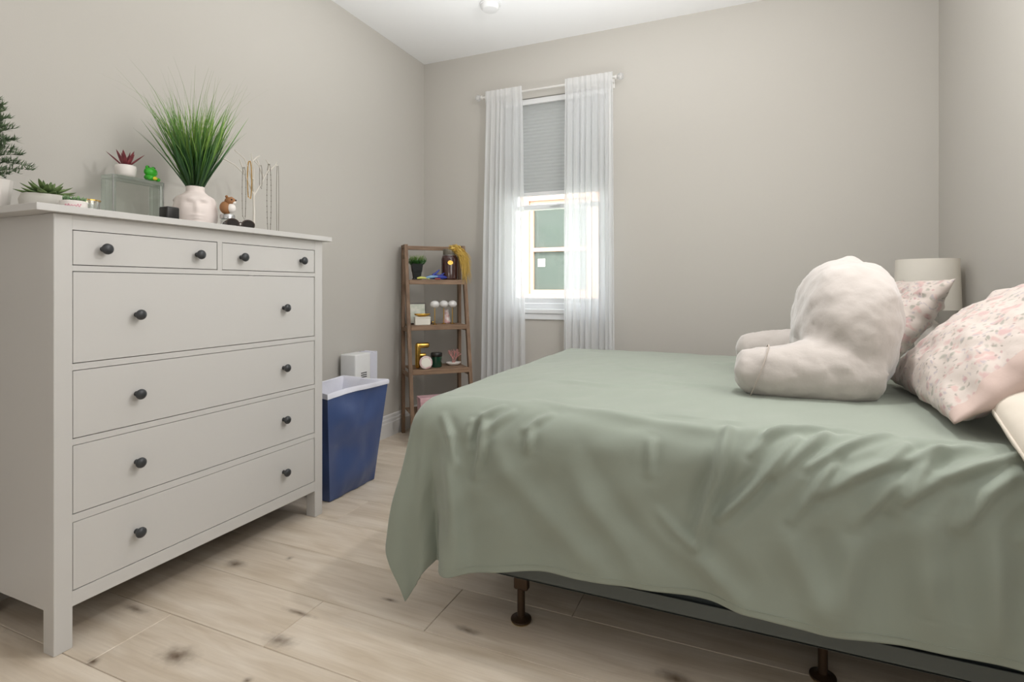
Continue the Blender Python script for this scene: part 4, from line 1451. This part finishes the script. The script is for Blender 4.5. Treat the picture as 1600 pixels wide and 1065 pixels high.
# 9 face vase with grass
def face_vase(loc):
    v = thing('face_vase', 'white ceramic face vase full of tall green grass, on the chest', 'vase', loc)
    b = MB()
    NU, NZ = 72, 44
    HV = 0.176
    rings = []
    for j in range(NZ + 1):
        z = HV * j / NZ
        t = j / NZ
        if t < 0.84:
            r = 0.062 + 0.021 * math.sin(PI * min(1, (t / 0.84) * 0.92 + 0.10)) ** 0.8
        else:
            r = 0.062 + 0.021 * math.sin(PI * min(1, 0.92 + 0.10)) ** 0.8 if False else 0.067
        if t > 0.72:
            k = smooth01((t - 0.72) / 0.18)
            r = r * (1 - k) + 0.034 * k
        ring = []
        for i in range(NU):
            a = 2 * PI * i / NU
            bump = 0
            for c in (R_(-32), R_(88), R_(208)):
                d = (a - c + PI) % (2 * PI) - PI
                # nose, brow, lips, chin, cheek
                bump += 0.010 * math.exp(-(d / 0.10) ** 2) * math.exp(-((z - 0.083) / 0.024) ** 2)
                bump += 0.0065 * math.exp(-((abs(d) - 0.30) / 0.20) ** 2) * math.exp(-((z - 0.118) / 0.008) ** 2)
                bump -= 0.0070 * math.exp(-((abs(d) - 0.34) / 0.17) ** 2) * math.exp(-((z - 0.098) / 0.009) ** 2)
                bump += 0.0045 * math.exp(-((abs(d) - 0.34) / 0.13) ** 2) * math.exp(-((z - 0.095) / 0.0035) ** 2)
                bump += 0.0075 * math.exp(-(d / 0.20) ** 2) * math.exp(-((z - 0.050) / 0.0045) ** 2)
                bump += 0.0070 * math.exp(-(d / 0.17) ** 2) * math.exp(-((z - 0.039) / 0.0045) ** 2)
                bump += 0.0070 * math.exp(-(d / 0.25) ** 2) * math.exp(-((z - 0.018) / 0.012) ** 2)
                bump -= 0.0040 * math.exp(-((abs(d) - 0.95) / 0.16) ** 2) * math.exp(-((z - 0.07) / 0.06) ** 2)
            rr_ = r + bump
            ring.append(b.b.verts.new((rr_ * math.cos(a), rr_ * math.sin(a), z)))
        rings.append(ring)
    for (q, z) in ((0.030, HV + 0.001), (0.029, HV - 0.004), (0.029, HV - 0.03)):
        rings.append([b.b.verts.new((q * math.cos(2 * PI * i / NU), q * math.sin(2 * PI * i / NU), z)) for i in range(NU)])
    for r0, r1 in zip(rings, rings[1:]):
        for i in range(NU):
            b.b.faces.new((r0[i], r0[(i + 1) % NU], r1[(i + 1) % NU], r1[i]))
    b.b.faces.new(rings[0][::-1]); b.b.faces.new(rings[-1])
    b.build('ceramic_body', M['vase'], v, 'full')
    return v


fv = face_vase((-2.09, 1.535, TZ))
g_ = grass_blades(300, 0.020, 0.22, 0.40, 0.165, 0.0085, 0.0, 8, 21, 0.25)
f = g_.build('grass', M['grass'], fv, loc=(0, 0, 0.15)); f['kind'] = 'stuff'
g_ = grass_blades(170, 0.020, 0.20, 0.38, 0.15, 0.007, 0.0, 8, 77, 0.5)
f = g_.build('young_grass', M['grass2'], fv, loc=(0, 0, 0.15)); f['kind'] = 'stuff'
g_ = grass_blades(60, 0.018, 0.40, 0.52, 0.19, 0.0024, 0.0, 9, 5, 0.9)
f = g_.build('wispy_grass', M['grass'], fv, loc=(0, 0, 0.15)); f['kind'] = 'stuff'

# 10 jar with critter
jc = thing('animal_figurine', 'brown and white animal figurine on a small lidded jar beside the face vase', 'figurine', (-1.985, 1.602, TZ))
MB().lathe([(0, 0), (0.024, 0), (0.026, 0.004), (0.026, 0.040), (0.022, 0.046), (0, 0.046)], n=24).build('jar', M['glass'], jc, True)
MB().ball((0.002, -0.006, 0.020), 0.017, (1, 1, 1)).build('jar_contents', M['darkbrown'], jc, True)
MB().lathe([(0, 0.0465), (0.029, 0.0465), (0.029, 0.060), (0.026, 0.064), (0, 0.064)], n=24).build('lid', M['silver'], jc, True)
MB().ball((-0.004, -0.004, 0.093), 0.026, (0.85, 1.0, 1.05)).ball((0.006, 0.008, 0.122), 0.021, (1, 1.05, 0.8)).ball((0.0, -0.004, 0.139), 0.006).ball((-0.004, 0.022, 0.137), 0.006).build('critter', M['brownfur'], jc, 'full')
MB().ball((0.012, 0.008, 0.092), 0.019, (0.8, 1.0, 1.05)).ball((0.018, 0.014, 0.116), 0.009, (1, 1.2, 0.8)).build('belly', M['potwhite'], jc, 'full')
for sy in (-0.004, 0.016):
    MB().ball((0.024, sy + 0.004, 0.1255), 0.0035).build('eye', M['lens'], jc, 'full')

# 11 sunglasses
sg = thing('sunglasses', 'dark sunglasses lying in front of the jewellery tree', 'sunglasses', (-1.925, 1.615, TZ), R_(78))
for sx in (-1, 1):
    c = sx * 0.033
    pts = [(c + 0.027 * math.cos(a), 0, 0.0225 + 0.020 * math.sin(a)) for a in [2 * PI * k / 24 for k in range(25)]]
    MB().tube(pts, 0.0026, 6).build('frame', M['darkbrown'], sg, True)
    MB().lathe([(0, -0.0008), (0.0265, -0.0008), (0.0265, 0.0008), (0, 0.0008)], n=24, mx=Matrix.Translation((c, 0, 0.0225)) @ Matrix.Scale(0.75, 4, (0, 0, 1)) @ Matrix.Rotation(PI / 2, 4, 'X')).build('lens', M['lens'], sg)
    MB().tube([(sx * 0.060, 0.0, 0.030), (sx * 0.060, 0.008, 0.030), (sx * 0.045, 0.014 + 0.003 * sx, 0.026), (-sx * 0.050, 0.016 + 0.003 * sx, 0.008)], 0.0024, 6).build('temple', M['darkbrown'], sg, True)
MB().tube([(-0.008, 0, 0.028), (0, -0.002, 0.031), (0.008, 0, 0.028)], 0.0024, 6).build('bridge', M['darkbrown'], sg, True)
wr_ = thing('beaded_bracelet', 'dark brown beaded bracelet in front of the small jar', 'bracelet', (-1.905, 1.545, TZ))
b = MB()
for k in range(18):
    a = 2 * PI * k / 18
    b.ball((0.022 * math.cos(a), 0.022 * math.sin(a), 0.0052), 0.005, u=8, v=6)
b.build('beads', M['darkbrown'], wr_, 'full')

# 12 jewellery tree with necklaces
jt = thing('jewellery_tree', 'white metal jewellery tree at the right end of the chest display', 'jewellery stand', (-2.08, 1.815, TZ))
MB().lathe([(0, 0), (0.055, 0), (0.055, 0.004), (0.010, 0.010), (0, 0.010)], n=28).build('base', M['treewhite'], jt, True)
MB().tube([(0, 0, 0.008), (0, 0.003, 0.10), (0, 0, 0.20), (0, -0.004, 0.235)], [0.006, 0.005, 0.0045, 0.004], 8).build('trunk', M['treewhite'], jt, True)
BR = [[(0, 0, 0.19), (0, -0.045, 0.27), (0, -0.10, 0.305), (0.01, -0.19, 0.325)],
      [(0, 0, 0.22), (0, -0.02, 0.29), (0, -0.05, 0.345), (0, -0.10, 0.37)],
      [(0, 0, 0.23), (0, 0.002, 0.30), (0, -0.012, 0.375)],
      [(0, -0.006, 0.34), (0, 0.018, 0.365), (0, 0.035, 0.375)],
      [(0, 0, 0.18), (0, 0.045, 0.25), (0, 0.085, 0.32), (0, 0.09, 0.345), (0, 0.07, 0.365)],
      [(0, 0.06, 0.27), (0, 0.03, 0.33), (0, 0.005, 0.345)],
      [(0, 0.085, 0.31), (0, 0.125, 0.35), (0, 0.135, 0.368)],
      [(0, 0.125, 0.35), (0, 0.145, 0.350)],
      [(0, -0.045, 0.27), (0, -0.075, 0.335)],
      [(0, 0.0, 0.20), (0.03, -0.03, 0.24), (0.05, -0.045, 0.25)],
      [(0, 0.03, 0.335), (0, 0.02, 0.355)]]
for pl in BR:
    MB().tube(pl, [0.0034] + [0.0026] * (len(pl) - 1), 6).build('branch', M['treewhite'], jt, True)


def necklace(name, label, x, y, ztop, zlow, w, m, bead=0.0, n=40, dense=1.0):
    o = thing(name, label, 'necklace', (x, y, TZ + zlow), 0, 'necklaces hanging on the jewellery tree')
    hh = ztop - zlow
    pts = []
    for k in range(n + 1):
        t = k / n
        s_ = abs(2 * t - 1)
        side = -1 if t < 0.5 else 1
        pts.append((0.003 * side, side * w / 2 * math.sin(PI * min(1, s_ * 0.98 + 0.02)) ** 0.5 * 0.8 + side * 0.001, hh * s_ ** 0.9))
    MB().tube(pts, 0.0013, 5).build('chain', m, o, True)
    if bead:
        b = MB()
        for k, p in enumerate(pts):
            if k % max(1, int(1 / dense)) == 0:
                b.ball((p[0], p[1], max(p[2], bead)), bead, u=8, v=6)
        b.build('beads', m, o, 'full')


necklace('necklace', 'gold beaded necklace hanging from the middle of the jewellery tree', -2.076, 1.790, 0.335, 0.165, 0.020, M['gold'], 0.0030, 50)
necklace('necklace', 'fine silver necklace with dark beads left of the jewellery tree trunk', -2.070, 1.755, 0.300, 0.060, 0.016, M['chain'], 0.0022, 30, 0.34)
necklace('necklace', 'pewter beaded necklace hanging longest on the right of the jewellery tree', -2.076, 1.900, 0.345, 0.012, 0.022, M['chain'], 0.0026, 50, 0.5)
necklace('necklace', 'plain thin chain hanging at the far right tip of the jewellery tree', -2.076, 1.952, 0.350, 0.006, 0.008, M['chain'], 0, 30)
necklace('necklace', 'short chain with tiny drops between the trunk and the long pewter necklace', -2.076, 1.852, 0.330, 0.22, 0.010, M['chain'], 0.0018, 20, 0.34)

# ------------------------------------------------------------------ things on the ladder shelf
# top shelf
pt = thing('black_grass_pot', 'small black pot of green grass on the top shelf of the ladder', 'plant', on_shelf(-0.135, -0.105, 0), R_(45))
MB().box(-0.030, 0.030, -0.030, 0.030, 0, 0.01, 0.003).lathe([(0, 0.01), (0.034, 0.01), (0.042, 0.055), (0.045, 0.058), (0.055, 0.115), (0.050, 0.115), (0.045, 0.105), (0, 0.105)], n=4, mx=Matrix.Rotation(R_(45), 4, 'Z')).build('pot', M['blackpot'], pt)
f = grass_blades(170, 0.036, 0.05, 0.085, 0.035, 0.006, 0.10, 5, 3, 0.2).build('grass', M['tuft'], pt); f['kind'] = 'stuff'

ty = thing('blue_dinosaur_toy', 'blue and lime long-bodied toy lying on the top shelf between pot and jar', 'toy', on_shelf(-0.028, -0.157, 0), R_(45))
MB().tube([(-0.06, 0, 0.012), (-0.03, 0, 0.018), (0.02, 0, 0.020), (0.07, 0, 0.018), (0.105, 0, 0.016)], [0.006, 0.012, 0.018, 0.017, 0.006], 10).build('body', M['blue'], ty, True)
MB().tube([(0.0, 0, 0.03), (0.025, 0, 0.05), (0.048, 0, 0.072)], [0.012, 0.008, 0.004], 8).build('fin', M['blue'], ty, True)
MB().tube([(0.060, 0, 0.032), (0.085, 0, 0.048)], [0.009, 0.003], 8).build('fin', M['blue'], ty, True)
MB().tube([(-0.05, -0.012, 0.012), (-0.02, -0.018, 0.020), (0.03, -0.018, 0.022)], [0.008, 0.011, 0.006], 8).build('stripe', M['lightblue'], ty, True)
MB().tube([(-0.115, 0, 0.009), (-0.09, 0, 0.013), (-0.06, -0.003, 0.012), (-0.03, -0.022, 0.006)], [0.006, 0.010, 0.007, 0.004], 8).build('snout', M['lime'], ty, True)
MB().tube([(0.01, -0.018, 0.006), (0.05, -0.020, 0.006)], 0.0055, 8).build('foot', M['red'], ty, True)

jr = thing('amber_jar', 'large dark brown glass jar on the top shelf under the gold tinsel', 'jar', on_shelf(0.108, -0.112, 0), R_(45))
MB().lathe([(0, 0), (0.052, 0), (0.060, 0.008), (0.061, 0.150), (0.055, 0.172), (0.046, 0.182), (0.046, 0.205), (0, 0.205)], n=36).build('glass_body', M['amber'], jr, True)
MB().lathe([(0.047, 0.183), (0.049, 0.186), (0.049, 0.222), (0.045, 0.226), (0, 0.226)], n=36).build('lid', M['chain'], jr, True)
MB().tube([(0.05 * math.cos(a), 0.05 * math.sin(a), 0.180) for a in [2 * PI * k / 32 for k in range(33)]], 0.0025, 6).build('wire', M['silver'], jr, True)
MB().lathe([(0, 0), (0.016, 0), (0.016, 0.0015), (0, 0.0015)], n=20, sx=1.3, mx=Matrix.Translation((-0.010, -0.0605, 0.125)) @ Matrix.Rotation(PI / 2, 4, 'X')).build('label', M['gold'], jr)

tn = thing('gold_tinsel', 'gold tinsel garland hanging over the jar and ladder shelf corner', 'tinsel', on_shelf(0.185, -0.135, 0, 0.0), R_(45))
rnd = random.Random(3)
b = MB()
for k in range(460):
    a0 = rnd.uniform(-0.06, 0.012)
    top = Vector((a0 * 1.2 - 0.02, rnd.uniform(-0.035, 0.010), 0.235 + rnd.uniform(-0.012, 0.028) - abs(a0 + 0.02) * 0.3))
    ex = Vector((0.045 + rnd.uniform(-0.05, 0.035), rnd.uniform(-0.055, -0.028), rnd.uniform(-0.04, 0.17)))
    mid = Vector((0.018 + rnd.uniform(-0.02, 0.035), rnd.uniform(-0.05, -0.03), 0.20 + rnd.uniform(-0.03, 0.02)))
    pts = []
    for i in range(8):
        t = i / 7
        p = top * (1 - t) ** 2 + mid * 2 * t * (1 - t) + ex * t * t
        p += Vector((rnd.uniform(-1, 1), rnd.uniform(-1, 1), rnd.uniform(-1, 1))) * 0.0065
        pts.append(p)
    b.strip(pts, 0.0042, Vector((rnd.uniform(-1, 1), rnd.uniform(-1, 1), rnd.uniform(-.6, .6))).normalized())
f = b.build('strands', M['tinsel'], tn)
f['kind'] = 'stuff'

# second shelf
z1 = 1
pt = thing('printed_card', 'pale printed card in a dark frame leaning at the back of the second shelf', 'card', on_shelf(-0.120, -0.085, z1), R_(45))
mxr = Matrix.Rotation(R_(-8), 4, 'X')
MB().box(-0.075, 0.060, 0, 0.010, 0, 0.155, 0.002, mx=mxr).build('frame', M['darkbrown'], pt)
MB().box(-0.066, 0.052, -0.0025, -0.0005, 0.008, 0.147, mx=mxr).build('print', M['card'], pt)
bx_ = thing('small_white_box', 'small white rectangular box under the gold dish on the second shelf', 'box', on_shelf(-0.112, -0.168, z1), R_(45))
MB().box(-0.052, 0.058, -0.024, 0.024, 0, 0.048, 0.002).build('box', M['boxwhite'], bx_)
MB().box(-0.0535, 0.0595, -0.0255, 0.0255, 0.0485, 0.058, 0.002).build('lid', M['boxwhite'], bx_)
v_ = on_shelf(-0.108, -0.168, z1, 0.0590)
gd = tag(MB().lathe([(0, 0), (0.020, 0), (0.048, 0.012), (0.052, 0.022), (0.049, 0.022), (0.044, 0.014), (0.018, 0.004), (0, 0.004)], n=32, sx=1.15, sy=0.5).build('gold_dish', M['gold'], None, 'full', v_), 'shallow gold dish resting on the small white box', 'dish')
gd.rotation_euler.z = R_(45)
pe0 = None
for i, (lx, ly, lab) in enumerate(((-0.015, -0.160, 'pearly white globe on a gold stem, leftmost of three'), (0.060, -0.130, 'pearly white globe on a gold stem, middle of three'), (0.128, -0.120, 'pearly white globe on a gold stem, rightmost of three'))):
    r_ = thing('globe_ornament', lab, 'ornament', on_shelf(lx, ly, z1), R_(45), 'pearly globes on the second shelf')
    if pe0 is None:
        pe0 = [MB().lathe([(0, 0), (0.016, 0), (0.016, 0.004), (0.003, 0.008), (0, 0.008)], n=20).build('base', M['gold'], r_, True),
               MB().tube([(0, 0, 0.006), (0, 0, 0.118)], 0.0032, 8).build('stem', M['gold'], r_, True),
               MB().ball((0, 0, 0.145), 0.032, (1.08, 1, 0.86), 20, 14).build('globe', M['pearl'], r_, 'full')]
    else:
        for c in pe0:
            copy_part(c, r_)
vs_ = thing('small_floral_vase', 'small white vase with pink print between the pearly globes', 'vase', on_shelf(0.098, -0.060, z1))
MB().lathe([(0, 0), (0.030, 0), (0.032, 0.01), (0.024, 0.045), (0.017, 0.085), (0.016, 0.105), (0.013, 0.105), (0.012, 0.09), (0, 0.09)], n=28).build('body', M['cardpink'], vs_, 'full')
tb = thing('tiny_amber_bottle', 'tiny brown and gold bottle lying beside the white box', 'bottle', on_shelf(-0.030, -0.085, z1), R_(45))
MB().tube([(-0.022, 0, 0.0115), (0.008, 0, 0.0115), (0.012, 0, 0.0115)], [0.011, 0.011, 0.006], 14).build('bottle', M['amber'], tb, True)
MB().tube([(0.0125, 0, 0.0115), (0.022, 0, 0.0115)], 0.007, 12).build('cap', M['gold'], tb, True)

# third shelf
lt = thing('gold_letter', 'gold balloon letter F standing on the third shelf of the ladder', 'letter', on_shelf(-0.150, -0.215, 2), R_(45))
b = MB()


def balloon(b, p, q, r):
    p, q = Vector(p), Vector(q)
    d = (q - p)
    L = d.length
    d.normalize()
    pts = [p - d * r * 0.0 + d * (L * t) for t in (0, .02, .06, .15, .5, .85, .94, .98, 1)]
    rd = [r * 0.3, r * 0.62, r * 0.88, r, r * 0.97, r, r * 0.88, r * 0.62, r * 0.3]
    b.tube(pts, rd, 16)


balloon(b, (0, 0, 0.0), (0, 0, 0.182), 0.020)
balloon(b, (-0.012, 0, 0.163), (0.082, 0, 0.163), 0.019)
balloon(b, (-0.005, 0, 0.092), (0.060, 0, 0.092), 0.017)
b.build('balloon_letter', M['gold'], lt, 'full')
dc = thing('round_compact', 'round white compact with pink rim leaning in front of the gold letter', 'compact', on_shelf(-0.103, -0.262, 2), R_(45))
mx_ = Matrix.Translation((0, 0, 0.0455)) @ Matrix.Rotation(R_(-12), 4, 'X') @ Matrix.Rotation(PI / 2, 4, 'X')
MB().lathe([(0, -0.006), (0.043, -0.006), (0.046, -0.002), (0.046, 0.004), (0.040, 0.008), (0.040, 0.006), (0, 0.006)], n=36, mx=mx_).build('case', M['cardpink'], dc, True)
MB().lathe([(0, 0.0065), (0.034, 0.0065), (0.032, 0.0085), (0, 0.0085)], n=32, mx=mx_).build('face', M['boxwhite'], dc, True)
cn = thing('green_candle', 'dark green glass candle with a black lid on the third shelf', 'candle', on_shelf(-0.010, -0.190, 2))
MB().lathe([(0, 0), (0.036, 0), (0.040, 0.006), (0.040, 0.075), (0, 0.075)], n=32).build('glass', M['greenglass'], cn, True)
MB().lathe([(0.0395, 0.0755), (0.0415, 0.078), (0.0415, 0.098), (0.037, 0.104), (0, 0.104)], n=32).build('lid', M['blackplastic'], cn, True)
cr = thing('coral_dish', 'white dish holding a branch of pink coral on the third shelf', 'ornament', on_shelf(0.128, -0.150, 2), R_(45))
MB().lathe([(0, 0), (0.030, 0), (0.052, 0.014), (0.056, 0.024), (0.053, 0.024), (0.046, 0.014), (0.026, 0.006), (0, 0.006)], n=36, sy=0.7).build('dish', M['potwhite'], cr, 'full')
b = MB()
rnd = random.Random(8)


def branch(p, d, L, r, depth):
    q = p + d * L
    mid = p + d * L * 0.5 + Vector((rnd.uniform(-1, 1), rnd.uniform(-1, 1), 0)) * L * 0.12
    b.tube([p, mid, q], [r, r * 0.9, r * 0.75], 6)
    if depth:
        for k in range(rnd.choice((2, 3))):
            e = (d + Vector((rnd.uniform(-1, 1), rnd.uniform(-.6, .6), rnd.uniform(-0.1, 0.7))) * 0.8).normalized()
            branch(q, e, L * rnd.uniform(0.6, 0.9), r * 0.72, depth - 1)


for k in range(4):
    branch(Vector((rnd.uniform(-.012, .012), 0, 0.007)), Vector((rnd.uniform(-.5, .5), rnd.uniform(-.3, .3), 1)).normalized(), 0.042, 0.0045, 3)
b.build('coral', M['coral'], cr, True)

# bottom shelf
pk = thing('pink_keepsake_box', 'pink box on the lowest visible shelf, partly hidden by the bed', 'box', on_shelf(-0.070, -0.270, 3), R_(45))
MB().box(-0.085, 0.085, -0.055, 0.055, 0, 0.085, 0.003).build('box', M['pinkbox'], pk)
MB().box(-0.088, 0.088, -0.058, 0.058, 0.0855, 0.118, 0.003).build('lid', M['pinkbox'], pk)
